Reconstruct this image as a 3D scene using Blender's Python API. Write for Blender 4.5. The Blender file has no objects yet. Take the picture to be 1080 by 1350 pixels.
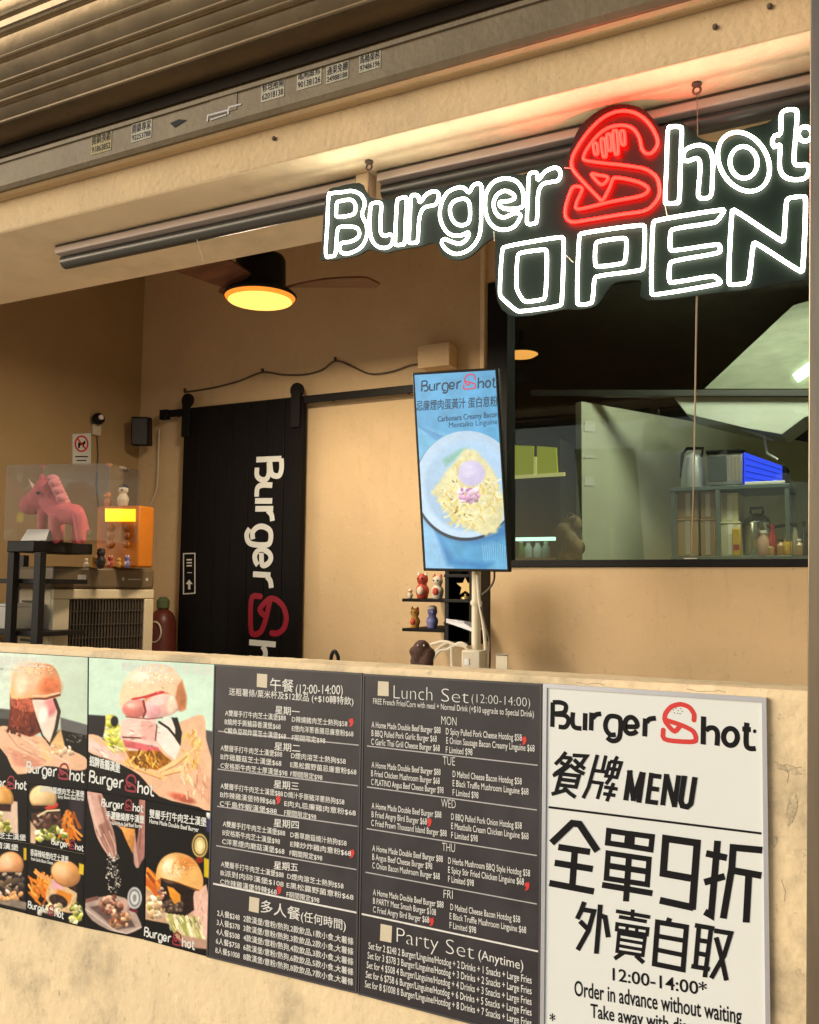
import bpy, bmesh, math, random
import numpy as np
from mathutils import Vector, Matrix
R = math.radians
sc = bpy.context.scene
C = sc.collection

# ------------------------------------------------------------------ camera
EYE, DIST, FPX = 1.60, 2.0, 1200.0           # eye height, metres from the shop front, focal length in photo pixels
PITCH, YAW, ROLL = R(4.794), R(27.42), R(0.59)
_fw = np.array([-math.sin(YAW)*math.cos(PITCH), math.cos(YAW)*math.cos(PITCH), math.sin(PITCH)])
_rt = np.array([math.cos(YAW), math.sin(YAW), 0.0])
_up = np.cross(_rt, _fw)
_r2 = math.cos(ROLL)*_rt + math.sin(ROLL)*_up
_u2 = -math.sin(ROLL)*_rt + math.cos(ROLL)*_up
VIEW = np.array([_r2, _u2, _fw])
EYEP = np.array([0.0, -DIST, EYE])
cam = bpy.data.cameras.new('camera'); camo = bpy.data.objects.new('camera', cam); C.objects.link(camo)
cam.sensor_fit = 'HORIZONTAL'; cam.sensor_width = 36.0; cam.lens = 36.0*FPX/1080.0
cam.clip_start = 0.05; cam.clip_end = 2000
camo.matrix_world = Matrix(((_r2[0], _u2[0], -_fw[0], 0), (_r2[1], _u2[1], -_fw[1], -DIST), (_r2[2], _u2[2], -_fw[2], EYE), (0, 0, 0, 1)))
sc.camera = camo

# ------------------------------------------------------------------ world, sun, exposure
SUN_EL, SUN_AZ = R(15), R(46)                # low warm light from the front left
w = bpy.data.worlds.new('World'); sc.world = w; w.use_nodes = True
nt = w.node_tree; bg = nt.nodes['Background']
sky = nt.nodes.new('ShaderNodeTexSky'); sky.sky_type = 'NISHITA'; sky.sun_disc = False
sky.sun_elevation = SUN_EL; sky.sun_rotation = math.pi + SUN_AZ; sky.air_density = 1.0; sky.dust_density = 1.0
nt.links.new(sky.outputs[0], bg.inputs[0]); bg.inputs[1].default_value = 0.10
sl = bpy.data.lights.new('sun', 'SUN'); so = bpy.data.objects.new('sun', sl); C.objects.link(so)
sl.energy = 3.5; sl.angle = R(48); sl.color = (1.0, 0.91, 0.76)
so.rotation_euler = Vector((math.sin(SUN_AZ)*math.cos(SUN_EL), math.cos(SUN_AZ)*math.cos(SUN_EL), -math.sin(SUN_EL))).to_track_quat('-Z', 'Y').to_euler()
sc.view_settings.view_transform = 'Standard'; sc.view_settings.look = 'None'
sc.view_settings.exposure = 0.08; sc.view_settings.gamma = 1.0
sc.cycles.use_denoising = True
sc.cycles.max_bounces = 8; sc.cycles.diffuse_bounces = 5; sc.cycles.transparent_max_bounces = 12
sc.cycles.sample_clamp_indirect = 4.0

# ------------------------------------------------------------------ photo tracing -> points on real planes
def ray(x, y):
    return VIEW.T @ np.array([(x-540)/FPX, -(y-675)/FPX, 1.0])
def Yp(x, y, yy=0.0):
    r = ray(x, y); return EYEP + r*((yy+DIST)/r[1])
def Zp(x, y, z):
    r = ray(x, y); return EYEP + r*((z-EYE)/r[2])
def Xp(x, y, xx):
    r = ray(x, y); return EYEP + r*(xx/r[0])
def project(P):
    q = (np.asarray(P)-EYEP) @ VIEW.T
    return 540+FPX*q[..., 0]/q[..., 2], 675-FPX*q[..., 1]/q[..., 2]
def lin(c):
    c = np.asarray(c, float)/255.0
    return np.where(c <= 0.04045, c/12.92, ((c+0.055)/1.055)**2.4)

# ------------------------------------------------------------------ objects: things, parts, labels
ORG = {}
def tag(o, label, cat, group=None, kind='thing'):
    o['label'] = label; o['category'] = cat
    if group: o['group'] = group
    if kind: o['kind'] = kind
    return o
def thing(name, label, cat, loc, group=None):
    o = bpy.data.objects.new(name, None); C.objects.link(o)
    o.location = Vector(loc); o.empty_display_size = 0.1; ORG[o.name] = np.array(loc, float)
    return tag(o, label, cat, group)

def arc(cx, cy, rx, ry, a0, a1, n=12):
    return [(cx+rx*math.cos(a0+(a1-a0)*i/n), cy+ry*math.sin(a0+(a1-a0)*i/n)) for i in range(n+1)]
def smooth_path(p, closed=True, n=5):
    p = [np.array(q, float) for q in p]; out = []; L = len(p)
    for i in range(L if closed else L-1):
        a = p[(i-1) % L] if closed or i > 0 else p[i]
        b = p[i]; c = p[(i+1) % L]
        d = p[(i+2) % L] if closed or i+2 < L else c
        for k in range(n):
            t = k/n
            out.append(0.5*((2*b)+(c-a)*t+(2*a-5*b+4*c-d)*t*t+(3*b-a-3*c+d)*t**3))
    if not closed: out.append(p[-1])
    return out
def round_path(p, closed=True, cut=0.12, it=2, maxcut=None):
    p = [np.array(q, float) for q in p]
    for k in range(it):
        o = []; L = len(p)
        for i in range(L):
            if not closed and i in (0, L-1): o.append(p[i]); continue
            a, b, c = p[(i-1) % L], p[i], p[(i+1) % L]
            def cl(v):
                l = np.linalg.norm(v); f = cut if k == 0 else 0.25
                if maxcut and k == 0 and l*f > maxcut: f = maxcut/l
                return f
            o.append(b+(a-b)*cl(a-b)); o.append(b+(c-b)*cl(c-b))
        p = o
    return p

class MB:
    def __init__(s): s.v = []; s.f = []; s.mi = []; s.cur = 0; s.lay = 0
    def add(s, vs, fs):
        b = len(s.v); s.v.extend([tuple(map(float, q)) for q in vs])
        for f in fs: s.f.append(tuple(b+i for i in f)); s.mi.append(s.cur)
        return s
    def box(s, c, d, rz=0.0, rx=0.0, ry=0.0):
        m = (Matrix.Rotation(rz, 3, 'Z') @ Matrix.Rotation(ry, 3, 'Y') @ Matrix.Rotation(rx, 3, 'X'))
        vs = []
        for x in (-.5, .5):
            for y in (-.5, .5):
                for z in (-.5, .5): vs.append(Vector(c)+m @ Vector((x*d[0], y*d[1], z*d[2])))
        return s.add(vs, [(0, 1, 3, 2), (4, 6, 7, 5), (0, 4, 5, 1), (2, 3, 7, 6), (0, 2, 6, 4), (1, 5, 7, 3)])
    def bb(s, a, b): # box by two corners
        a = np.array(a, float); b = np.array(b, float); return s.box((a+b)/2, np.abs(b-a))
    def prism(s, pts, vec):  # 3D outline pushed along vec
        n = len(pts); vec = np.array(vec, float); pts = [np.array(p, float) for p in pts]
        vs = pts+[p+vec for p in pts]
        fs = [tuple(range(n)), tuple(range(2*n-1, n-1, -1))]+[(i, i+n, (i+1) % n+n, (i+1) % n) for i in range(n)]
        return s.add(vs, fs)
    def tube(s, path, r, closed=False, n=8, caps=True, flat=1.0):
        P = [Vector(map(float, p)) for p in path]; L = len(P); rs = r if hasattr(r, '__len__') else [r]*L
        T = []
        for i in range(L):
            a = P[i-1] if (closed or i > 0) else P[i]; b = P[(i+1) % L] if (closed or i < L-1) else P[i]
            t = (b-a); T.append(t.normalized() if t.length > 1e-9 else Vector((0, 0, 1)))
        u = T[0].orthogonal().normalized(); vs = []
        for i in range(L):
            u = (u-T[i]*u.dot(T[i])); u = u.normalized() if u.length > 1e-6 else T[i].orthogonal().normalized()
            v = T[i].cross(u)
            for k in range(n):
                a = 2*math.pi*k/n; vs.append(P[i]+(u*math.cos(a)+v*math.sin(a)*flat)*rs[i])
        fs = []
        for i in range(L if closed else L-1):
            j = (i+1) % L
            sh = 0
            if closed and j == 0:  # match the twist at the seam
                best = min(range(n), key=lambda q: sum((Vector(vs[i*n+k])-Vector(vs[(k+q) % n])).length for k in range(n))); sh = best
            for k in range(n):
                k2 = (k+1) % n
                fs.append((i*n+k, i*n+k2, j*n+(k2+sh) % n, j*n+(k+sh) % n))
        if not closed and caps: fs += [tuple(range(n-1, -1, -1)), tuple((L-1)*n+k for k in range(n))]
        return s.add(vs, fs)
    def lathe(s, c, prof, n=24, axis='z', rot=None):
        c = np.array(c, float); vs = []; m = Matrix.Rotation(rot[0], 3, rot[1]) if rot else None
        for (r, h) in prof:
            for k in range(n):
                a = 2*math.pi*k/n; p = Vector((r*math.cos(a), r*math.sin(a), h))
                if axis == 'y': p = Vector((p.x, p.z, p.y))
                if axis == 'x': p = Vector((p.z, p.x, p.y))
                if m: p = m @ p
                vs.append(c+np.array(p))
        fs = [(i*n+k, i*n+(k+1) % n, (i+1)*n+(k+1) % n, (i+1)*n+k) for i in range(len(prof)-1) for k in range(n)]
        fs += [tuple(range(n-1, -1, -1)), tuple((len(prof)-1)*n+k for k in range(n))]
        return s.add(vs, fs)
    def ball(s, c, r, n=16, rot=None):
        r = (r, r, r) if not hasattr(r, '__len__') else r; c = np.array(c, float); vs = []; fs = []
        m = rot or Matrix.Identity(3)
        h = n//2
        for i in range(h+1):
            t = math.pi*i/h
            for k in range(n):
                a = 2*math.pi*k/n
                vs.append(c+np.array(m @ Vector((r[0]*math.sin(t)*math.cos(a), r[1]*math.sin(t)*math.sin(a), r[2]*math.cos(t)))))
        for i in range(h):
            for k in range(n): fs.append((i*n+k, (i+1)*n+k, (i+1)*n+(k+1) % n, i*n+(k+1) % n))
        return s.add(vs, fs)
    # -- flat lettering: strokes traced on a plane given by fn(px, py, lift)
    def stroke(s, pts, w, fn, cap='butt', closed=False):
        p = [np.array(q, float) for q in pts]; L = len(p); s.lay += 1; lift = (s.lay % 24)*0.00004
        if L == 2 and not closed and cap == 'butt':
            pass
        lf = []; rg = []
        for i in range(L):
            a = p[i-1] if (i > 0 or closed) else None; c = p[(i+1) % L] if (i < L-1 or closed) else None
            d1 = (p[i]-a)/(np.linalg.norm(p[i]-a)+1e-9) if a is not None else None
            d2 = (c-p[i])/(np.linalg.norm(c-p[i])+1e-9) if c is not None else None
            if d1 is None: d1 = d2
            if d2 is None: d2 = d1
            n1 = np.array([-d1[1], d1[0]]); n2 = np.array([-d2[1], d2[0]]); m = n1+n2
            ln = np.linalg.norm(m)
            m = n1 if ln < 0.3 else m/ln
            k = 1/max(0.5, float(m @ n1)); lf.append(p[i]+m*w/2*k); rg.append(p[i]-m*w/2*k)
        vs = []; fs = []
        for i in range(L): vs += [lf[i], rg[i]]
        for i in range(L if closed else L-1):
            j = (i+1) % L; fs.append((2*i, 2*i+1, 2*j+1, 2*j))
        V = [fn(q[0], q[1], lift) for q in vs]; s.add(V, fs)
        if cap == 'round' and not closed:
            for e, o, in ((0, 1), (L-1, L-2)):
                d = p[e]-p[o]; a0 = math.atan2(d[1], d[0])
                pts2 = [p[e]+w/2*np.array([math.cos(a0-math.pi/2+math.pi*k/8), math.sin(a0-math.pi/2+math.pi*k/8)]) for k in range(9)]
                s.add([fn(q[0], q[1], lift) for q in pts2], [tuple(range(9))])
        return s
    def poly(s, pts, fn):
        s.lay += 1; lift = (s.lay % 24)*0.00004
        return s.add([fn(q[0], q[1], lift) for q in pts], [tuple(range(len(pts)))])
    def text(s, body, o, ux, uz, size, width=None, bold=0.0, shear=0.0, lift=None):
        if bold > 0.0 and any(ord(ch) > 0x2e80 for ch in body):   # heavier characters: overlaid copies
            ux = np.array(ux, float); uz = np.array(uz, float); o = np.array(o, float); q = bold*size*0.8
            for a, b in ((-1, 0), (1, 0), (0, 1), (0, -1)): s.text(body, o+ux*q*a+uz*q*b*0.7, ux, uz, size, width, 0.0, shear)
            return s
        V, F = text_mesh(body, bold, shear)
        if not len(V): return s
        x = V[:, 0]-V[:, 0].min(); sx = size if width is None else width/max(1e-6, x.max())
        s.lay += 1
        off = np.cross(ux, uz); off = off/np.linalg.norm(off)*(s.lay % 20)*0.00003
        o = np.array(o, float); ux = np.array(ux, float); uz = np.array(uz, float)
        P = o+off+np.outer(x*sx, ux)+np.outer(V[:, 1]*size, uz)
        return s.add(P, F)
    def build(s, name, mats, parent=None, smooth=35, origin=None, bevel=0.0):
        if not isinstance(mats, (list, tuple)): mats = [mats]
        V = np.array(s.v, float)
        if parent is not None: org = ORG[parent.name]
        elif origin is not None: org = np.array(origin, float)
        else: org = np.array([(V[:, 0].min()+V[:, 0].max())/2, (V[:, 1].min()+V[:, 1].max())/2, V[:, 2].min()])
        me = bpy.data.meshes.new(name); me.from_pydata((V-org).tolist(), [], s.f); me.update()
        for m in mats: me.materials.append(m)
        if len(mats) > 1: me.polygons.foreach_set('material_index', s.mi)
        o = bpy.data.objects.new(name, me); C.objects.link(o)
        if s.cur >= 0 and smooth:
            me.polygons.foreach_set('use_smooth', [True]*len(me.polygons)); me.set_sharp_from_angle(angle=R(smooth))
        if bevel:
            b = o.modifiers.new('edge', 'BEVEL'); b.width = bevel; b.segments = 2; b.limit_method = 'ANGLE'; b.angle_limit = R(40)
        if parent is not None: o.parent = parent
        else: o.location = org
        ORG[o.name] = org
        return o

_tc = {}
def text_mesh(body, bold, shear):
    k = (body, bold, shear)
    if k in _tc: return _tc[k]
    c = bpy.data.curves.new('lettering', 'FONT'); c.body = body; c.offset = bold; c.shear = shear; c.resolution_u = 3
    o = bpy.data.objects.new('lettering', c); C.objects.link(o)
    dg = bpy.context.evaluated_depsgraph_get(); me = bpy.data.meshes.new_from_object(o.evaluated_get(dg))
    n = len(me.vertices); V = np.zeros(n*3); me.vertices.foreach_get('co', V); V = V.reshape(-1, 3)
    F = [tuple(p.vertices) for p in me.polygons]
    bpy.data.objects.remove(o); bpy.data.curves.remove(c); bpy.data.meshes.remove(me)
    _tc[k] = (V, F); return V, F

# ------------------------------------------------------------------ materials
def _n(t, k, **kw):
    n = t.nodes.new(k)
    for a, b in kw.items(): setattr(n, a, b)
    return n
def pm(name, col, rough=0.6, metal=0.0, var=0.12, vscale=6.0, bump=0.0, bscale=60.0, stain=None, sscale=1.6, samt=0.6, slo=0.52, shi=0.70, spec=0.4, stretch=None, rvar=0.0, speck=0.0):
    m = bpy.data.materials.new(name); m.use_nodes = True; t = m.node_tree; b = t.nodes['Principled BSDF']
    col = tuple(col)
    tc = _n(t, 'ShaderNodeTexCoord'); vec = tc.outputs['Object']
    if stretch:
        mp = _n(t, 'ShaderNodeMapping'); mp.inputs['Scale'].default_value = stretch; t.links.new(vec, mp.inputs[0]); vec = mp.outputs[0]
    nz = _n(t, 'ShaderNodeTexNoise'); nz.inputs['Scale'].default_value = vscale; nz.inputs['Detail'].default_value = 6; nz.inputs['Roughness'].default_value = 0.6
    t.links.new(vec, nz.inputs['Vector'])
    rp = _n(t, 'ShaderNodeMapRange'); rp.inputs['From Min'].default_value = 0.3; rp.inputs['From Max'].default_value = 0.7
    rp.inputs['To Min'].default_value = 1-var; rp.inputs['To Max'].default_value = 1+var
    t.links.new(nz.outputs['Fac'], rp.inputs['Value'])
    mx = _n(t, 'ShaderNodeMix', data_type='RGBA', blend_type='MULTIPLY'); mx.inputs[0].default_value = 1.0
    mx.inputs[6].default_value = (*col, 1); t.links.new(rp.outputs[0], mx.inputs[7]); out = mx.outputs[2]
    if stain is not None:
        n2 = _n(t, 'ShaderNodeTexNoise'); n2.inputs['Scale'].default_value = sscale; n2.inputs['Detail'].default_value = 8; n2.inputs['Roughness'].default_value = 0.68
        t.links.new(vec, n2.inputs['Vector'])
        r2 = _n(t, 'ShaderNodeMapRange'); r2.inputs['From Min'].default_value = slo; r2.inputs['From Max'].default_value = shi; r2.inputs['To Max'].default_value = samt
        t.links.new(n2.outputs['Fac'], r2.inputs['Value'])
        m2 = _n(t, 'ShaderNodeMix', data_type='RGBA'); t.links.new(r2.outputs[0], m2.inputs[0]); t.links.new(out, m2.inputs[6]); m2.inputs[7].default_value = (*stain, 1); out = m2.outputs[2]
    if speck:
        for sc_, st_, lo, hi, am, cc in ((38.0, None, 0.60, 0.70, speck, tuple(c*0.45 for c in col)), (9.0, (2.2, 2.2, 0.35), 0.56, 0.74, speck*0.7, tuple(c*0.62 for c in col)), (14.0, None, 0.60, 0.68, speck*0.5, tuple(min(0.9, c*1.25) for c in col))):
            v2 = tc.outputs['Object']
            if st_: mp2 = _n(t, 'ShaderNodeMapping'); mp2.inputs['Scale'].default_value = st_; t.links.new(v2, mp2.inputs[0]); v2 = mp2.outputs[0]
            n4 = _n(t, 'ShaderNodeTexNoise'); n4.inputs['Scale'].default_value = sc_; n4.inputs['Detail'].default_value = 7; n4.inputs['Roughness'].default_value = 0.72; t.links.new(v2, n4.inputs['Vector'])
            r4 = _n(t, 'ShaderNodeMapRange'); r4.inputs['From Min'].default_value = lo; r4.inputs['From Max'].default_value = hi; r4.inputs['To Max'].default_value = am; t.links.new(n4.outputs['Fac'], r4.inputs['Value'])
            m4 = _n(t, 'ShaderNodeMix', data_type='RGBA'); t.links.new(r4.outputs[0], m4.inputs[0]); t.links.new(out, m4.inputs[6]); m4.inputs[7].default_value = (*cc, 1); out = m4.outputs[2]
    t.links.new(out, b.inputs['Base Color'])
    b.inputs['Roughness'].default_value = rough; b.inputs['Metallic'].default_value = metal; b.inputs['Specular IOR Level'].default_value = spec
    if rvar:
        r3 = _n(t, 'ShaderNodeMapRange'); r3.inputs['To Min'].default_value = rough-rvar; r3.inputs['To Max'].default_value = rough+rvar
        t.links.new(nz.outputs['Fac'], r3.inputs['Value']); t.links.new(r3.outputs[0], b.inputs['Roughness'])
    if bump:
        n3 = _n(t, 'ShaderNodeTexNoise'); n3.inputs['Scale'].default_value = bscale; n3.inputs['Detail'].default_value = 5
        t.links.new(vec, n3.inputs['Vector'])
        bp = _n(t, 'ShaderNodeBump'); bp.inputs['Strength'].default_value = bump; bp.inputs['Distance'].default_value = 0.01
        t.links.new(n3.outputs['Fac'], bp.inputs['Height']); t.links.new(bp.outputs[0], b.inputs['Normal'])
    return m
def em(name, col, strength, base=None):
    m = bpy.data.materials.new(name); m.use_nodes = True; b = m.node_tree.nodes['Principled BSDF']
    b.inputs['Base Color'].default_value = (*(base or col), 1); b.inputs['Emission Color'].default_value = (*col, 1); b.inputs['Emission Strength'].default_value = strength
    return m
def glass(name, tint=(1, 1, 1), refl=1.0, rough=0.01):
    m = bpy.data.materials.new(name); m.use_nodes = True; t = m.node_tree; t.nodes.clear()
    o = _n(t, 'ShaderNodeOutputMaterial'); tr = _n(t, 'ShaderNodeBsdfTransparent'); gl = _n(t, 'ShaderNodeBsdfGlossy'); fr = _n(t, 'ShaderNodeLayerWeight'); pw = _n(t, 'ShaderNodeMath', operation='POWER'); ml = _n(t, 'ShaderNodeMath', operation='MULTIPLY_ADD'); mx = _n(t, 'ShaderNodeMixShader')
    tr.inputs[0].default_value = (*tint, 1); gl.inputs[0].default_value = (refl, refl, refl, 1); gl.inputs[1].default_value = rough; fr.inputs[0].default_value = 0.5; pw.inputs[1].default_value = 5.0; ml.inputs[1].default_value = 0.9; ml.inputs[2].default_value = 0.028
    t.links.new(fr.outputs['Facing'], pw.inputs[0]); t.links.new(pw.outputs[0], ml.inputs[0])
    t.links.new(ml.outputs[0], mx.inputs[0]); t.links.new(tr.outputs[0], mx.inputs[1]); t.links.new(gl.outputs[0], mx.inputs[2]); t.links.new(mx.outputs[0], o.inputs[0])
    return m
def printed(name, rough=0.35, emit=0.0):
    m = bpy.data.materials.new(name); m.use_nodes = True; t = m.node_tree; b = t.nodes['Principled BSDF']
    a = _n(t, 'ShaderNodeAttribute', attribute_name='Col'); b.inputs['Roughness'].default_value = rough; b.inputs['Specular IOR Level'].default_value = 0.22
    if emit:
        b.inputs['Base Color'].default_value = (0.01, 0.01, 0.01, 1); t.links.new(a.outputs['Color'], b.inputs['Emission Color']); b.inputs['Emission Strength'].default_value = emit
    else:
        t.links.new(a.outputs['Color'], b.inputs['Base Color'])
    return m

M = {}
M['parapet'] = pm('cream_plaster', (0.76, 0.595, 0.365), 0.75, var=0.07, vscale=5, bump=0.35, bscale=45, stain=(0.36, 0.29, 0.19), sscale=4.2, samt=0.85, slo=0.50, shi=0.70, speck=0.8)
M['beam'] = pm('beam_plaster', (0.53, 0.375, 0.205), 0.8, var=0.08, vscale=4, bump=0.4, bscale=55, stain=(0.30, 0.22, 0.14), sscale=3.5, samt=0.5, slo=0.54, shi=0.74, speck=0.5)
M['soffit'] = pm('soffit_bounce_lit', (0.90, 0.71, 0.45), 0.75, var=0.05, vscale=3, bump=0.2, bscale=40, stain=(0.5, 0.4, 0.27), sscale=2.2, samt=0.45, speck=0.25)  # paler than the beam face: bounced light put into the underside's colour
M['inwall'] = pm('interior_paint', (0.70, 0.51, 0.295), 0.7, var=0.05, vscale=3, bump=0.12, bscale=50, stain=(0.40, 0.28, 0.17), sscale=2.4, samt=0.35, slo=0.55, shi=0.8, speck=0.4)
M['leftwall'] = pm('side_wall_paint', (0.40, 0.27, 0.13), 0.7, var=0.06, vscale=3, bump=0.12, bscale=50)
M['ceil'] = pm('ceiling_paint', (0.60, 0.48, 0.33), 0.8)
M['floor'] = pm('floor_tile', (0.45, 0.39, 0.30), 0.45, var=0.1, vscale=8)
M['paving'] = pm('paving', (0.62, 0.57, 0.48), 0.8, var=0.15, vscale=4, bump=0.3, bscale=30, stain=(0.36, 0.33, 0.29), samt=0.5)
M['shutter'] = pm('shutter_steel', (0.20, 0.148, 0.088), 0.36, metal=0.7, var=0.15, vscale=5, bump=0.08, bscale=30, stain=(0.12, 0.09, 0.06), sscale=3, samt=0.7, slo=0.48, shi=0.72, rvar=0.12, speck=0.6)
M['steelbar'] = pm('weathered_bar', (0.125, 0.092, 0.050), 0.6, metal=0.2, var=0.16, vscale=9, bump=0.2, bscale=50, stain=(0.13, 0.10, 0.06), sscale=4, samt=0.7, slo=0.5, shi=0.72, speck=0.7)
M['recess_shade'] = pm('recess_shade_steel', (0.03, 0.021, 0.014), 0.6, metal=0.0, spec=0.15, var=0.2, vscale=8, bump=0.1, speck=0.5)  # near black: shade of the recess above the bar put into the colour
M['steel'] = pm('brushed_steel', (0.34, 0.265, 0.185), 0.30, metal=0.95, var=0.06, vscale=8, stretch=(6, 6, 0.4), rvar=0.08, bump=0.03, bscale=120)
M['black'] = pm('black_metal', (0.008, 0.007, 0.007), 0.5, var=0.2, spec=0.2)
M['blackwood'] = pm('black_wood', (0.006, 0.005, 0.005), 0.6, spec=0.12, var=0.25, vscale=12, stretch=(6, 6, 0.6), bump=0.1)
M['darkgrey'] = pm('dark_grey', (0.05, 0.05, 0.05), 0.5)
M['acrylic'] = pm('dark_acrylic', (0.006, 0.010, 0.007), 0.4, var=0.1, spec=0.10)
M['railpale'] = pm('pale_rail', (0.55, 0.46, 0.42), 0.35, metal=0.5, var=0.06, stretch=(0.3, 6, 6))
M['raildark'] = pm('dark_rail', (0.10, 0.095, 0.085), 0.35, metal=0.6, var=0.15, stretch=(0.3, 6, 6))
M['wood'] = pm('fan_wood', (0.17, 0.065, 0.032), 0.4, var=0.3, vscale=4, stretch=(1, 8, 8))
M['white'] = pm('white_plastic', (0.75, 0.72, 0.66), 0.45, var=0.04)
M['cream'] = pm('cream_plastic', (0.60, 0.52, 0.38), 0.5, var=0.05)
M['beige'] = pm('cooler_beige', (0.60, 0.51, 0.35), 0.5, var=0.05)
M['brownplastic'] = pm('brown_plastic', (0.13, 0.09, 0.05), 0.4, var=0.08)
M['grille'] = pm('grille_dark', (0.06, 0.045, 0.03), 0.6, var=0.2)
M['ink'] = pm('black_ink', (0.009, 0.008, 0.009), 0.6, var=0.05, spec=0.12)
M['redink'] = pm('red_ink', (0.60, 0.035, 0.03), 0.45, var=0.05)
M['darkred'] = pm('dark_red_ink', (0.28, 0.012, 0.03), 0.45, var=0.08)
M['chalk'] = pm('chalk_white', (0.72, 0.70, 0.66), 0.7, var=0.12, vscale=60)
M['chalkdim'] = pm('chalk_grey', (0.42, 0.40, 0.40), 0.7, var=0.12, vscale=40)
M['board'] = pm('chalkboard', (0.030, 0.025, 0.029), 0.42, var=0.25, vscale=5, spec=0.35, stain=(0.085, 0.078, 0.082), sscale=2.6, samt=0.5, slo=0.5, shi=0.8)
M['boardframe'] = pm('board_edge', (0.06, 0.055, 0.058), 0.45, var=0.1)
M['paper'] = pm('white_print', (0.70, 0.71, 0.68), 0.35, var=0.02, vscale=3)
M['alu'] = pm('aluminium', (0.50, 0.50, 0.54), 0.4, metal=0.6, var=0.05)
M['neonw'] = em('white_neon', (1.0, 1.0, 0.84), 13.0)
M['neonr'] = em('red_neon', (1.0, 0.0016, 0.0010), 85.0)
M['fanlamp'] = em('fan_lamp', (1.0, 0.52, 0.10), 1.9)
M['wire'] = pm('wire', (0.10, 0.07, 0.045), 0.6)
M['palewire'] = pm('pale_wire', (0.62, 0.55, 0.42), 0.5)
M['winglass'] = glass('window_glass', (0.74, 0.78, 0.72))
M['clear'] = glass('clear_acrylic', (0.93, 0.93, 0.93))
M['print'] = printed('printed_picture', 0.35)
M['screen'] = printed('screen_picture', 0.2, emit=1.0)

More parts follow.
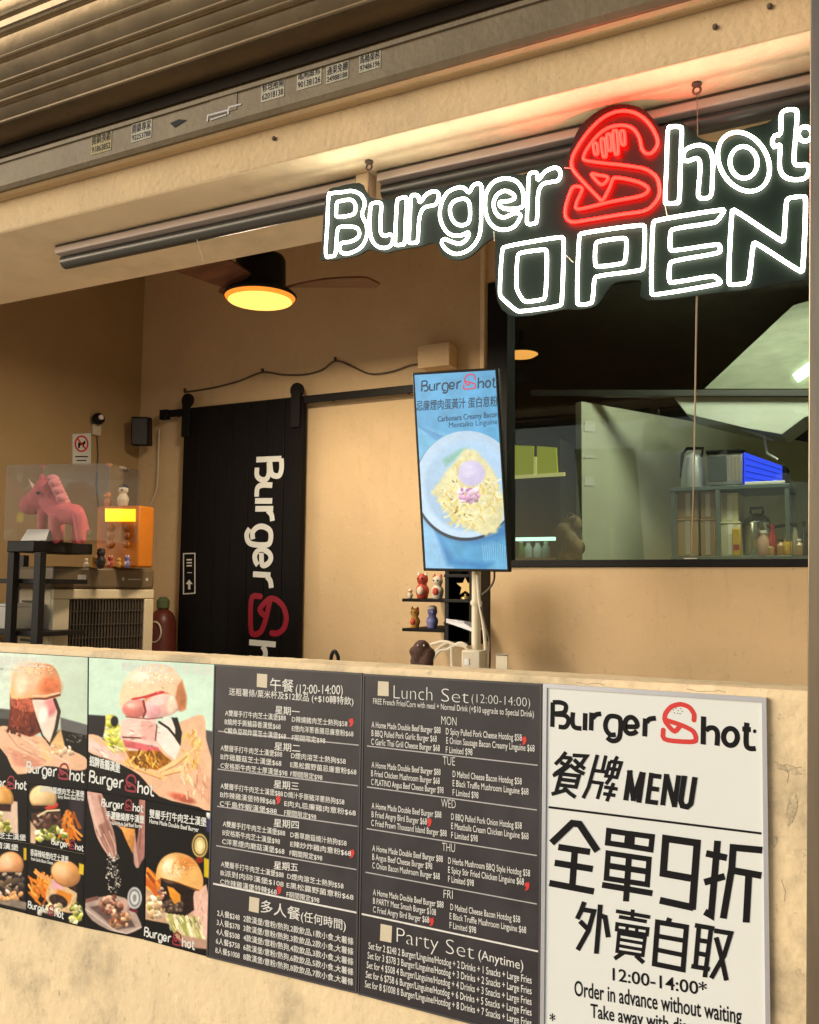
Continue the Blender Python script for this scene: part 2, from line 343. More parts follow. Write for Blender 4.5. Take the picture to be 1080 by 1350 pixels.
# ------------------------------------------------------------------ painter for flat printed pictures
class Pic:
    def __init__(s, c4, lift=0.0, step=1.0, plane=0.0, seed=1):
        # c4: photo trace of the picture's corners TL, TR, BR, BL on the plane y = plane
        P = [Yp(x, y, plane-lift) for x, y in c4]
        wpx = max(abs(c4[1][0]-c4[0][0]), abs(c4[2][0]-c4[3][0])); hpx = max(abs(c4[3][1]-c4[0][1]), abs(c4[2][1]-c4[1][1]))
        s.nx = max(4, int(wpx/step)); s.nz = max(4, int(hpx/step))
        u = np.linspace(0, 1, s.nx+1)[None, :, None]; v = np.linspace(0, 1, s.nz+1)[:, None, None]
        s.V = ((1-u)*(1-v)*P[0]+u*(1-v)*P[1]+u*v*P[2]+(1-u)*v*P[3]).reshape(-1, 3)
        s.X, s.Y = project(s.V); s.C = np.zeros((len(s.X), 3)); s.rng = np.random.RandomState(seed); s.seed = seed; s.corners = P
    def noise(s, scale, seed=0):
        r = np.random.RandomState(s.seed*131+seed); g = r.rand(64, 64); tot = 0; amp = 1; A = 0
        for o in range(3):
            x = s.X/scale*2**o+1000; y = s.Y/scale*2**o+1000; xi = np.floor(x).astype(int); yi = np.floor(y).astype(int); fx = x-xi; fy = y-yi
            fx = fx*fx*(3-2*fx); fy = fy*fy*(3-2*fy)
            q = lambda a, b: g[(yi+b) % 64, (xi+a) % 64]
            tot = tot+amp*((q(0, 0)*(1-fx)+q(1, 0)*fx)*(1-fy)+(q(0, 1)*(1-fx)+q(1, 1)*fx)*fy); A += amp; amp *= 0.5
        return tot/A-0.5
    def put(s, m, col, nz=0.0, nscale=6, shade=None):
        col = np.array(col, float)[None, :]*np.ones((len(s.X), 1))
        if shade is not None: col = col*shade[:, None]
        if nz: col = col*(1+nz*2*s.noise(nscale, s.rng.randint(999)))[:, None]
        m = np.clip(m, 0, 1)[:, None]; s.C = s.C*(1-m)+col*m
    def fill(s, col, nz=0.0, nscale=20): s.put(np.ones(len(s.X)), col, nz, nscale)
    def ell(s, cx, cy, rx, ry, col, rot=0, soft=1.2, amt=0.25, light=(-0.5, -0.8), nz=0.06, nscale=5, wob=0.0, cut=None):
        c, n = math.cos(R(rot)), math.sin(R(rot)); dx = s.X-cx; dy = s.Y-cy
        a = (dx*c+dy*n)/rx; b = (-dx*n+dy*c)/ry; d = np.sqrt(a*a+b*b)
        if wob: d = d+wob*s.noise(max(3, min(rx, ry)*0.8), s.rng.randint(999))
        m = np.clip((1-d)*min(rx, ry)/soft+0.5, 0, 1)
        if cut is not None: m = m*np.clip((cut-(s.Y-0))/soft+0.5, 0, 1)
        s.put(m, col, nz, nscale, 1+amt*((dx/rx)*light[0]+(dy/ry)*light[1]))
    def poly(s, pts, col, soft=1.0, nz=0.06, nscale=8, wob=0.0, grad=None):
        if len(pts) >= 8: pts = smooth_path(pts, True, 3)
        p = np.array(pts, float); n = len(p); ins = np.zeros(len(s.X), bool); d = np.full(len(s.X), 1e9)
        x, y = s.X, s.Y
        if wob: x = x+wob*2*s.noise(9, 5); y = y+wob*2*s.noise(9, 6)
        for i in range(n):
            a, b = p[i], p[(i+1) % n]; e = b-a; L2 = e @ e+1e-9
            t = np.clip(((x-a[0])*e[0]+(y-a[1])*e[1])/L2, 0, 1); d = np.minimum(d, np.hypot(x-a[0]-t*e[0], y-a[1]-t*e[1]))
            cr = ((a[1] > y) != (b[1] > y)) & (x < (b[0]-a[0])*(y-a[1])/(b[1]-a[1]+1e-12)+a[0]); ins ^= cr
        sd = np.where(ins, d, -d); sh = None
        if grad: sh = 1+grad[0]*((s.X-p[:, 0].mean())/(np.ptp(p[:, 0])/2+1e-6))+grad[1]*((s.Y-p[:, 1].mean())/(np.ptp(p[:, 1])/2+1e-6))
        s.put(sd/soft+0.5, col, nz, nscale, sh)
    def line(s, pts, wd, col, soft=1.0, nz=0.05):
        p = np.array(pts, float); d = np.full(len(s.X), 1e9)
        for i in range(len(p)-1):
            a, b = p[i], p[i+1]; e = b-a; t = np.clip(((s.X-a[0])*e[0]+(s.Y-a[1])*e[1])/(e @ e+1e-9), 0, 1)
            d = np.minimum(d, np.hypot(s.X-a[0]-t*e[0], s.Y-a[1]-t*e[1]))
        s.put((wd/2-d)/soft+0.5, col, nz, 4)
    def bits(s, n, cx, cy, rx, ry, size, cols, kind='ell', ang=(0, 180), soft=1.0):
        for i in range(n):
            a = s.rng.rand()*2*math.pi; r = math.sqrt(s.rng.rand()); x = cx+rx*r*math.cos(a); y = cy+ry*r*math.sin(a)
            col = np.array(cols[s.rng.randint(len(cols))])*(0.85+0.3*s.rng.rand()); sz = size*(0.6+0.8*s.rng.rand()); th = ang[0]+(ang[1]-ang[0])*s.rng.rand()
            if kind == 'ell': s.ell(x, y, sz, sz*(0.4+0.4*s.rng.rand()), col, th, soft, 0.25)
            else:
                dx = math.cos(R(th))*sz; dy = math.sin(R(th))*sz; s.line([(x-dx, y-dy), (x+dx, y+dy)], size*0.38, col, soft)
    def bun(s, cx, cy, rx, ry, cut, top=(240, 190, 120), lightc=(252, 222, 175), rot=0, seeds=False):
        s.ell(cx, cy, rx, ry, np.array(top)*0.78, rot, 1.2, 0.1, nz=0.05, cut=cut)
        s.ell(cx-rx*0.05, cy-ry*0.06, rx*0.93, ry*0.92, top, rot, 3, 0.22, nz=0.08, nscale=9, cut=cut-2)
        s.ell(cx-rx*0.32, cy-ry*0.25, rx*0.55, ry*0.5, lightc, rot, 9, 0.05, nz=0.06, cut=cut-2)
    def fries(s, n, cx, cy, rx, ry, size=8, ang=(20, 80), cols=((225, 140, 50), (240, 170, 80), (200, 110, 35))):
        s.bits(n, cx, cy, rx, ry, size, cols, 'line', ang)
    def salad(s, n, cx, cy, rx, ry, size=3.2, cols=((225, 220, 150), (190, 190, 90), (245, 235, 200), (120, 130, 50))):
        s.bits(n, cx, cy, rx, ry, size, cols, 'ell')
    def build(s, name, mat, parent, gain=1.0):
        s.C = 255*(np.clip(s.C, 0, 255)/255)**1.18 if not mat.name.startswith('screen') else s.C
        s.C = s.C*(1+0.05*s.noise(2.4, 77)+0.06*s.noise(9, 78))[:, None]
        nx, nz = s.nx, s.nz; i = np.arange(nz)[:, None]*(nx+1)+np.arange(nx)[None, :]
        F = np.stack([i, i+nx+1, i+nx+2, i+1], -1).reshape(-1, 4)
        org = ORG[parent.name]; me = bpy.data.meshes.new(name); me.from_pydata((s.V-org).tolist(), [], F.tolist())
        at = me.color_attributes.new('Col', 'FLOAT_COLOR', 'POINT'); col = np.ones((len(s.V), 4)); col[:, :3] = lin(np.clip(s.C, 0, 255))*gain
        at.data.foreach_set('color', col.ravel()); me.materials.append(mat)
        o = bpy.data.objects.new(name, me); C.objects.link(o); o.parent = parent; ORG[o.name] = org
        return o

# ------------------------------------------------------------------ the shop's word mark, drawn as strokes (unit: cap height = 1)
def B_(pts, r=True): return pts
_WM = {}
def _wm():
    # traced once from the white menu poster, straightened on the wall plane, then normalised
    def z(p): return [(710+x/3.375, 890+y/3.375) for x, y in p]
    black = [[(62, 122), (60, 232)], [(62, 122), (95, 122), (118, 132), (120, 152), (108, 168), (66, 172)], [(72, 176), (110, 178), (130, 192), (130, 215), (115, 232), (88, 230)],
             [(152, 165), (150, 210), (160, 232), (190, 237)], [(207, 168), (205, 245)], [(235, 165), (233, 245)], [(240, 190), (255, 174), (278, 170)],
             [(343, 262), (318, 262), (300, 240), (298, 210), (314, 182), (348, 182), (364, 200), (362, 262), (350, 285), (325, 290), (304, 275)],
             [(390, 225), (436, 224), (434, 200), (416, 184), (396, 188), (384, 210), (386, 240), (402, 256), (424, 254), (438, 244)],
             [(475, 188), (472, 268)], [(480, 205), (495, 190), (522, 186)],
             [(735, 175), (733, 300)], [(745, 238), (762, 226), (784, 228), (797, 250), (795, 305)], [(928, 200), (925, 290), (938, 314), (968, 315)], [(914, 228), (932, 230)]]
    black[-1] = [(908, 228), (946, 231)]; oo = arc(855, 265, 31, 38, 0, 2*math.pi, 24)[:-1]; dot = arc(963, 238, 8, 9, 0, 2*math.pi, 10)[:-1]
    red = [[(692, 192), (694, 165), (672, 133), (632, 120), (590, 132), (563, 165), (560, 198), (605, 250), (628, 222)], [(562, 192), (640, 216), (690, 240), (702, 268), (698, 292), (552, 284), (555, 238)]]
    def nrm(p): return [tuple(Yp(*q)[[0, 2]]) for q in z(p)]
    b = [nrm(p) for p in black]; r = [nrm(p) for p in red]; o = nrm(oo); d = nrm(dot)
    x0, z0 = b[0][1]; h = b[0][0][1]-z0; sl = 0.0
    f = lambda P: [((x-x0)/h, (zz-z0)/h) for x, zz in P]
    _WM['b'] = [f(p) for p in b]; _WM['r'] = [f(p) for p in r]; _WM['o'] = f(o); _WM['d'] = f(d); _WM['w'] = f(b[-2])[-1][0]
_wm()
def wordmark(mb_black, mb_red, o, ux, uz, length, wb=0.15, wr=0.145, mb_two=None, lift0=0.0):
    mb_two = mb_two or mb_black
    s = length/_WM['w']; o = np.array(o, float); ux = np.array(ux, float); uz = np.array(uz, float); nn = np.cross(ux, uz); nn /= np.linalg.norm(nn)
    fn = lambda x, y, l: o+ux*x*s+uz*y*s+nn*(l+lift0)
    for i, p in enumerate(_WM['b']):
        (mb_black if i < 12 else mb_two).stroke(smooth_path(p, False, 4) if len(p) > 2 else p, wb, fn, 'butt')
    mb_two.stroke(_WM['o'], wb, fn, closed=True); mb_two.poly(_WM['d'], fn)
    for p in _WM['r']:
        mb_red.stroke(round_path(p, False, 0.2, 2), wr, fn, 'round')

def plane_fn(yy):  # strokes traced in photo pixels on the plane y = yy, lifted towards the street
    return lambda x, y, l: Yp(x, y, yy-l)
def text_px(mb, body, p0, p1, hpx, yy, bold=0.0, shear=0.0, fit=True):
    a = Yp(*p0, yy); b = Yp(*p1, yy); d = b-a; L = np.linalg.norm(d); up = Yp(p0[0], p0[1]-hpx, yy)[2]-a[2]
    mb.text(body, a, d/L, np.array([0, 0, 1.0]), up/(0.93 if any(ord(ch) > 0x2e80 for ch in body) else 0.73), L if fit else None, bold, shear)

# ================================================================== SETTING
BW = 2.0                                     # back wall plane
SOF = 2.776                                  # soffit height
PTOP = 1.404                                 # parapet top
LW = -3.884                                  # left interior wall
def struct(name, mb, mat, **k):
    o = mb.build(name, mat, **k); o['kind'] = 'structure'; return o
g = MB(); g.add([(-400, -400, 0), (400, -400, 0), (400, 400, 0), (-400, 400, 0)], [(0, 1, 2, 3)]); struct('ground', g, M['paving'], smooth=0, origin=(0, 0, 0))
struct('shop_floor', MB().bb((-6, 0.121, 0.30), (3, 6, 0.42)), M['floor'])
struct('ceiling', MB().bb((-6, 0.545, 3.60), (3, 6, 3.72)), M['ceil'])

# counter wall (parapet) with a slightly chipped rim
def parapet():
    mb = MB(); rng = random.Random(4); n = 260; x0, x1 = -6.0, -0.128
    xs = [x0+(x1-x0)*i/n for i in range(n+1)]; V = []
    for i, x in enumerate(xs):
        chip = 1.0 if x > -0.95 else 0.45
        a = rng.uniform(-1, 1); b = rng.uniform(0, 1)**2
        zf = PTOP-0.004-0.010*b*chip; 
        V += [(x, 0, 0), (x, -0.0005*a, PTOP-0.022), (x, 0.0, zf-0.003), (x, 0.004+0.006*b*chip, PTOP-0.0015*b), (x, 0.116, PTOP+0.0008*a), (x, 0.12, PTOP-0.004), (x, 0.12, 0)]
    F = [(i*7+k, (i+1)*7+k, (i+1)*7+k+1, i*7+k+1) for i in range(n) for k in range(6)]
    F += [tuple(range(6, -1, -1)), tuple(n*7+k for k in range(7))]
    mb.add(V, F)
    o = mb.build('counter_wall', M['parapet'], smooth=40)
    tag(o, 'low stained cream plaster counter wall that carries the posters and menu boards', 'wall')
parapet()
def patches():
    wall = bpy.data.objects['counter_wall']; fn = plane_fn(-0.0005); rng = random.Random(9)
    PE = pm('bare_render', (0.50, 0.40, 0.26), 0.9, var=0.3, vscale=40, bump=0.6, bscale=90); CR = pm('crack', (0.20, 0.15, 0.10), 0.9)
    def jag(pts, amp):
        o = []
        for i in range(len(pts)):
            a, b = np.array(pts[i], float), np.array(pts[(i+1) % len(pts)], float)
            for k in range(4): o.append(a+(b-a)*k/4+np.array([rng.uniform(-amp, amp), rng.uniform(-amp, amp)]))
        return o
    for pts in ([(1040, 1052), (1049, 1046), (1052, 1062), (1046, 1082), (1040, 1090), (1036, 1074)], [(1019, 1104), (1025, 1102), (1026, 1112), (1020, 1118)], [(1022, 1006), (1034, 1010), (1052, 1014), (1058, 1022), (1040, 1020), (1024, 1012)], [(1008, 1114), (1013, 1126), (1010, 1130)]):
        if min(p[0] for p in pts) < 1018: continue
        MB().poly(jag(pts, 1.2), fn).build('peeled_patch', PE, wall, smooth=0)
    for pts in ([(1020, 1004), (1030, 1009), (1038, 1008), (1050, 1013), (1059, 1011)], [(1036, 1010), (1040, 1022), (1037, 1034)], [(1030, 1160), (1036, 1176), (1034, 1192)], [(760, 899.5), (772, 902), (788, 901), (800, 903.5)], [(905, 908), (925, 912), (948, 910.5), (960, 914)]):
        k = MB(); q = jag(pts, 0.6)[:-4]; k.stroke(q, 0.5, fn); k.build('crack', CR, wall, smooth=0)
patches()
# opening's left end and the wall beyond it
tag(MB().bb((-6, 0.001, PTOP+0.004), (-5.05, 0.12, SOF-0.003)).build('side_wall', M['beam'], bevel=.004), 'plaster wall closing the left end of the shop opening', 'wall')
tag(MB().bb((-4.12, 0.002, PTOP+0.004), (-3.76, 0.118, SOF-0.003)).build('sun_blocker', M['beam'], bevel=.004), 'added plaster block out of view on the counter wall, shading the unicorn toy', 'sun_blocker')  # unseen block added to keep sun off the unicorn and cooler
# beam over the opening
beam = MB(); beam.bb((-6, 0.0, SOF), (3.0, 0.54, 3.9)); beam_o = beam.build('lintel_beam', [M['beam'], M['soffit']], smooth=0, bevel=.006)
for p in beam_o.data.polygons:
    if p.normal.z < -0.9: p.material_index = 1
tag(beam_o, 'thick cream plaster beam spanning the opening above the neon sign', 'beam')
for (x, y) in ((245, 185), (174, 217), (362, 183), (596, 92), (646, 80), (943, 36), (1015, 9), (28, 222)):
    MB().lathe(Yp(x, y, -0.001), [(0.006, 0.0), (0.006, -0.006), (0.003, -0.009)], 8, 'y').build('anchor_bolt', M['wire'], beam_o)
# interior walls
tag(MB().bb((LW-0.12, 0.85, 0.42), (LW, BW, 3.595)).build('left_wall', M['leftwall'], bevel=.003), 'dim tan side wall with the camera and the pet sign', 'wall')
def pxx(x, y, yy): return Yp(x, y, yy)[0]
WX0 = pxx(643, 600, BW); WZ0 = Yp(870, 748, BW)[2]; WX1 = 0.62; WZ1 = 3.08
bw = MB()
bw.bb((LW-0.12, BW, 0.42), (WX0, BW+0.12, 3.595)); bw.bb((WX1, BW, 0.42), (3, BW+0.12, 3.595))
bw.bb((WX0, BW, 0.42), (WX1, BW+0.12, WZ0)); bw.bb((WX0, BW, WZ1), (WX1, BW+0.12, 3.595))
tag(bw.build('back_wall', M['inwall'], smooth=0), 'tan back wall of the shop behind the black door and the screen', 'wall')
tag(MB().bb((0.9, 0.125, 0.42), (1.02, BW-0.002, 3.595)).build('right_wall', M['inwall'], smooth=0), 'tan interior wall at the right end of the shop', 'wall')
tag(MB().bb((0.30, 0.002, 0), (3.0, 0.12, SOF-0.002)).build('end_wall', M['beam'], bevel=.004), 'plaster wall behind the steel column at the right end of the opening', 'wall')

# ------------------------------------------------------------------ steel column
t = thing('steel_column', 'tall brushed steel column at the right edge of the shop front', 'column', (0.05, -0.1, 0))
def lean(px): # left edge of the column from top to foot, traced
    a = Yp(1068.5, 0, -0.12); b = Yp(1063, 1340, -0.12); k = (a[0]-b[0])/(a[2]-b[2]); return lambda z: b[0]+k*(z-b[2])
le = lean(0)
def colbox(y0, y1, dx, xr):
    return MB().add([(le(0)+dx, y0, 0), (xr, y0, 0), (xr, y1, 0), (le(0)+dx, y1, 0), (le(3.9)+dx, y0, 3.9), (xr, y0, 3.9), (xr, y1, 3.9), (le(3.9)+dx, y1, 3.9)], [(3, 2, 1, 0), (4, 5, 6, 7), (0, 1, 5, 4), (1, 2, 6, 5), (2, 3, 7, 6), (3, 0, 4, 7)])
colbox(-0.12, -0.075, 0, 0.40).build('face_panel', M['steel'], t, bevel=.0015)
colbox(-0.0749, -0.006, 0.006, 0.395).build('core', M['raildark'], t, bevel=.003)

# ------------------------------------------------------------------ roller shutter
def kz(py, x=0): q = Yp(x, py, 0); return (q[2]-EYE)/DIST
def shutter():
    t = thing('roller_shutter', 'rolled up brown steel shutter above the beam with stickers on its bottom bar', 'shutter', (-1.5, -0.06, 2.85))
    ks = [0.60, 0.7185, 0.768, 0.832, 0.91, 0.989, 1.058, 1.16]; ys = [-0.04, -0.045, -0.105, -0.165, -0.225, -0.265, -0.29, -0.31]
    def pt(k): y = float(np.interp(k, ks, ys)); return y, EYE+k*(DIST+y)
    edges = [kz(168), kz(141), kz(116), kz(83), kz(49), kz(27), kz(0), kz(-35), kz(-80)]
    prof = [(-0.02, pt(edges[0])[1]+0.004)]
    for a, b in zip(edges, edges[1:]):
        y0, z0 = pt(a); y1, z1 = pt(b); d = np.array([y1-y0, z1-z0]); L = np.linalg.norm(d); d /= L; nrm = np.array([-abs(d[1]), d[0]*np.sign(d[1])]); nrm = np.array([-d[1], d[0]])
        if nrm[0] > 0: nrm = -nrm
        for s, h in ((0.0, -0.005), (0.009/L, 0.005), (0.014/L, 0.006), (0.018/L, 0.001), (0.55, 0.004), (0.94, 0.0015), (0.97, -0.004)):
            if s < 1: prof.append((y0+d[0]*s*L+nrm[0]*h, z0+d[1]*s*L+nrm[1]*h))
    prof.append((-0.3, 4.0)); prof.append((-0.02, 4.0)); prof.append((-0.02, prof[0][1]))
    x0, x1 = -5.5, 0.3
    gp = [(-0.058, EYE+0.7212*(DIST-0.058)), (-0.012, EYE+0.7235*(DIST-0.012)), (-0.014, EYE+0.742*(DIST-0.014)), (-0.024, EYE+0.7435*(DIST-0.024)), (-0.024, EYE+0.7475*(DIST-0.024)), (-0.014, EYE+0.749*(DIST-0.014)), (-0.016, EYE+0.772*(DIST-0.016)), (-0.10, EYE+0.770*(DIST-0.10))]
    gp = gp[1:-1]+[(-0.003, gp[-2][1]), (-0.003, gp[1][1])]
    MB().prism([(x0, y, z) for y, z in gp], (x1-x0, 0, 0)).build('lower_slats', M['recess_shade'], t, smooth=28)
    MB().prism([(x0, y, z) for y, z in prof], (x1-x0, 0, 0)).build('curtain', M['shutter'], t, smooth=28)
    zt = EYE+kz(211)*(DIST-0.06); zb = EYE+kz(250)*(DIST-0.06)
    bar = MB(); pf = [(-0.06, zb+0.012), (-0.06, zt-0.016), (-0.066, zt-0.014), (-0.066, zt-0.004), (-0.06, zt-0.002), (-0.06, zt+0.002), (-0.03, zt+0.004), (-0.002, zt+0.004), (-0.002, zb), (-0.052, zb)]
    bar.prism([(x0, y, z) for y, z in pf], (x1-x0, 0, 0)); b = bar.build('bottom_bar', M['steelbar'], t, smooth=28)
    lip = MB(); lip.prism([(x0, -0.042, zb-0.0005), (x0, -0.030, zb-0.006), (x0, -0.0015, zb-0.006), (x0, -0.0015, zb-0.0005)], (x1-x0, 0, 0)); lip.build('edge_strip', M['beam'], t, smooth=0)
    # stickers of a locksmith's kind: yellow or white, two rows of characters and a number
    ST = pm('sticker_paper', (0.30, 0.265, 0.19), 0.6, var=0.2, vscale=30); SY = pm('sticker_yellow', (0.24, 0.18, 0.05), 0.6, var=0.2, vscale=30)
    def sticker(x, y, w_, h_, mat, row, num):
        y += 4.5; h_ *= 0.86
        a = Yp(x, y, -0.06); s = (Yp(x+10, y, -0.06)[0]-a[0])/10*0.98; wz = w_*s; hz = h_*s*1.02
        k = MB(); k.bb((a[0]-wz/2, -0.0604, a[2]-hz/2), (a[0]+wz/2, -0.0614, a[2]+hz/2)); o = k.build('sticker', mat, b, smooth=0)
        q = MB(); q.text(row, (a[0]-wz*0.46, -0.0616, a[2]+0.02*hz), (1, 0, 0), np.array([0, 0, 1.0]), hz*0.52, wz*0.92, 0.02)
        q.text(num, (a[0]-wz*0.46, -0.0616, a[2]-hz*0.40), (1, 0, 0), np.array([0, 0, 1.0]), hz*0.40, wz*0.92, 0.02)
        q.build('sticker_lettering', M['ink'], b, smooth=0)
    sticker(134, 183, 27, 24, SY, '開鎖換鎖', '91863852'); sticker(187, 168, 27, 22, ST, '開鎖專家', '92253788')
    sticker(360, 113, 31, 27, ST, '修理捲閘', '62018138'); sticker(408, 97, 33, 28, ST, '電閘維修', '90138126'); sticker(445, 91, 30, 24, ST, '通渠免棚', '24988188'); sticker(488, 76, 29, 26, ST, '馬桶渠務', '97486196')
    # a torn label and a tear of old paint
    a = Yp(295, 138, -0.0605); k = MB(); k.box((a[0], -0.0612, a[2]), (0.095, 0.0012, 0.05)); k.build('sticker', M['steelbar'], b, smooth=0)
    k = MB(); fn = plane_fn(-0.0622); k.stroke([(273, 160), (274, 152), (300, 145), (301, 150)], 2.0, fn); k.stroke([(300, 148), (302, 141), (318, 137)], 2.0, fn); k.stroke([(277, 158), (298, 151)], 1.6, fn)
    k.build('torn_label', M['chalkdim'], b, smooth=0)
    k = MB(); k.poly([(224, 162), (236, 157), (246, 158), (236, 164), (230, 168)], plane_fn(-0.0622)); k.build('paint_scar', M['ink'], b, smooth=0)
shutter()

# ------------------------------------------------------------------ rails under the beam
def rail(label, x0, x1):
    t = thing('ceiling_rail', label, 'rail', ((x0+x1)/2, 0.18, SOF-0.05), 'rails under the beam')
    MB().bb((x0, 0.158, SOF-0.010), (x1, 0.232, SOF-0.001)).build('back_plate', M['raildark'], t, bevel=.002)
    MB().bb((x0+0.004, 0.152, SOF-0.034), (x1-0.002, 0.222, SOF-0.0103)).build('pale_channel', M['railpale'], t, bevel=.003)
    k = MB(); k.tube([(x0, 0.205, SOF-0.046), (x1, 0.205, SOF-0.046)], 0.0245, n=16); k.build('tube', M['raildark'], t)
rail('long grey rail under the beam left of the cream bracket', Zp(70, 322, SOF)[0], Zp(478, 236, SOF)[0])
rail('long grey rail under the beam behind the red and white neon', Zp(500, 228, SOF)[0], 0.28)
t = thing('bracket', 'small cream bracket between the two rails under the beam', 'bracket', (-1.27, 0.19, SOF-0.09))
xb = Zp(487, 236, SOF)[0]
MB().prism([(xb-0.02, 0.15, SOF-0.001), (xb+0.022, 0.15, SOF-0.001), (xb+0.022, 0.15, SOF-0.06), (xb+0.012, 0.15, SOF-0.082), (xb-0.008, 0.15, SOF-0.082), (xb-0.02, 0.15, SOF-0.06)], (0, 0.05, 0)).build('plate', M['soffit'], t, bevel=.004)
MB().lathe((xb, 0.15, SOF-0.045), [(0.006, 0), (0.006, -0.006)], 10, 'y').build('screw', M['wire'], t)
# pull cord
t = thing('pull_cord', 'thin pull cord with a little white knob hanging from the left rail', 'cord', Zp(262, 290, SOF-0.07))
c0 = Yp(262, 283, 0.20); c1 = Yp(260, 310, 0.20); c2 = Yp(268, 345, 0.21)
MB().tube([c0, (c0+c1)/2+np.array([0.003, 0, 0]), c1], 0.0018, n=6).build('cord', M['wire'], t)
MB().lathe(c1-np.array([0, 0, 0.016]), [(0.002, 0), (0.007, 0.004), (0.007, 0.012), (0.003, 0.02)], 10).build('knob', M['white'], t)
MB().tube([c1-np.array([0, 0, 0.016]), (c1+c2)/2, c2], 0.0012, n=6).build('tail', M['palewire'], t)

# ================================================================== NEON SIGN
SY = 0.085                                   # plane of the sign's tubes
t = sign = thing('neon_sign', 'glowing white and red neon shop sign with OPEN, hung under the beam', 'neon sign', Yp(760, 400, SY))
def zz(pts, ox, oy, s): return [(ox+x/s, oy+y/s) for x, y in pts]
WHITE = [
 (1, zz([(58, 690), (70, 450), (80, 232), (108, 208), (200, 198), (265, 190), (335, 220), (366, 290), (345, 378), (380, 460), (378, 560), (325, 645), (215, 688), (168, 655), (180, 605), (255, 590), (315, 555), (318, 500), (275, 474), (185, 472), (152, 495), (142, 590), (132, 690), (98, 706)], 420, 220, 6)),
 (1, zz([(145, 290), (165, 272), (255, 260), (292, 300), (290, 350), (262, 380), (150, 395), (140, 350)], 420, 220, 6)),
 (1, zz([(412, 320), (428, 288), (483, 283), (497, 310), (490, 420), (492, 510), (515, 545), (568, 535), (590, 560), (578, 612), (530, 640), (465, 628), (422, 575), (406, 500), (405, 410)], 420, 220, 6)),
 (1, zz([(622, 275), (640, 250), (685, 242), (697, 265), (690, 430), (682, 595), (660, 613), (615, 617), (606, 590), (612, 430)], 420, 220, 6)),
 (1, zz([(732, 245), (758, 222), (790, 232), (803, 278), (850, 222), (898, 195), (942, 200), (950, 242), (922, 298), (852, 315), (815, 350), (795, 430), (785, 580), (765, 598), (725, 600), (715, 575), (722, 420)], 420, 220, 6)),
 (1, zz([(342, 243), (372, 228), (400, 236), (406, 280), (402, 400), (400, 530), (380, 620), (318, 695), (230, 728), (160, 702), (122, 652), (142, 622), (190, 640), (250, 655), (298, 622), (312, 575), (250, 597), (180, 588), (130, 530), (108, 450), (122, 360), (165, 288), (235, 255), (280, 258), (316, 288)], 560, 200, 5.4)),
 (1, zz([(225, 345), (285, 335), (318, 370), (322, 470), (298, 515), (240, 520), (197, 482), (180, 420), (190, 375)], 560, 200, 5.4)),
 (1, zz([(655, 435), (682, 460), (640, 530), (570, 555), (500, 540), (450, 480), (430, 390), (440, 290), (490, 217), (570, 190), (650, 208), (695, 270), (705, 350), (688, 396), (600, 408), (548, 395), (535, 358), (600, 350), (640, 330), (625, 298), (570, 278), (515, 308), (490, 370), (510, 440), (560, 468), (620, 445)], 560, 200, 5.4)),
 (1, zz([(742, 175), (770, 148), (800, 155), (807, 200), (860, 140), (930, 113), (965, 140), (955, 200), (900, 215), (840, 232), (808, 300), (800, 480), (780, 510), (735, 512), (728, 475), (735, 320)], 560, 200, 5.4)),
 (1, zz([(102, 205), (130, 182), (180, 184), (191, 212), (183, 430), (175, 650), (152, 674), (97, 676), (84, 652), (93, 430)], 860, 130, 4.909)),
 (1, zz([(204, 355), (232, 320), (310, 300), (370, 330), (392, 400), (390, 500), (384, 610), (360, 642), (310, 642), (298, 612), (306, 510), (310, 425), (290, 386), (232, 402), (203, 390)], 860, 130, 4.909)),
 (1, [tuple(np.array([860+592/4.909, 130+408/4.909])+np.array([math.cos(a)*33.5*math.cos(R(20))+math.sin(a)*38.5*math.sin(R(20)), -math.cos(a)*33.5*math.sin(R(20))*0.5+math.sin(a)*38.5])) for a in np.linspace(0, 2*math.pi, 25)[:-1]]),
 (1, [tuple(np.array([860+592/4.909, 130+412/4.909])+np.array([math.cos(a)*17.5+math.sin(a)*4, -math.cos(a)*4+math.sin(a)*20.5])) for a in np.linspace(0, 2*math.pi, 21)[:-1]]),
 (1, zz([(834, 112), (860, 76), (922, 72), (938, 102), (928, 250), (918, 400), (945, 430), (1000, 428), (1014, 468), (985, 516), (900, 522), (845, 492), (824, 430), (828, 305), (792, 312), (778, 275), (795, 238), (830, 225)], 860, 130, 4.909)),
 (1, [(860+990/4.909+9*math.cos(a), 130+228/4.909+9.5*math.sin(a)) for a in np.linspace(0, 2*math.pi, 15)[:-1]]),
 (0, zz([(108, 222), (510, 152), (497, 605), (210, 645), (90, 540)], 640, 280, 4.909)), (0, zz([(207, 262), (402, 235), (391, 562), (250, 582), (198, 490)], 640, 280, 4.909)),
 (0, zz([(605, 135), (1035, 75), (1025, 375), (705, 412), (695, 590), (590, 600)], 640, 280, 4.909)), (0, zz([(712, 188), (917, 160), (907, 330), (708, 355)], 640, 280, 4.909)),
 (0, zz([(92, 228), (527, 158), (472, 240), (198, 278), (193, 412), (490, 365), (497, 420), (193, 470), (188, 602), (460, 553), (507, 602), (82, 675)], 840, 240, 4.5)),
 (0, zz([(562, 152), (872, 362), (885, 95), (1005, 80), (985, 543), (690, 348), (665, 600), (540, 612)], 840, 240, 4.5)),
]
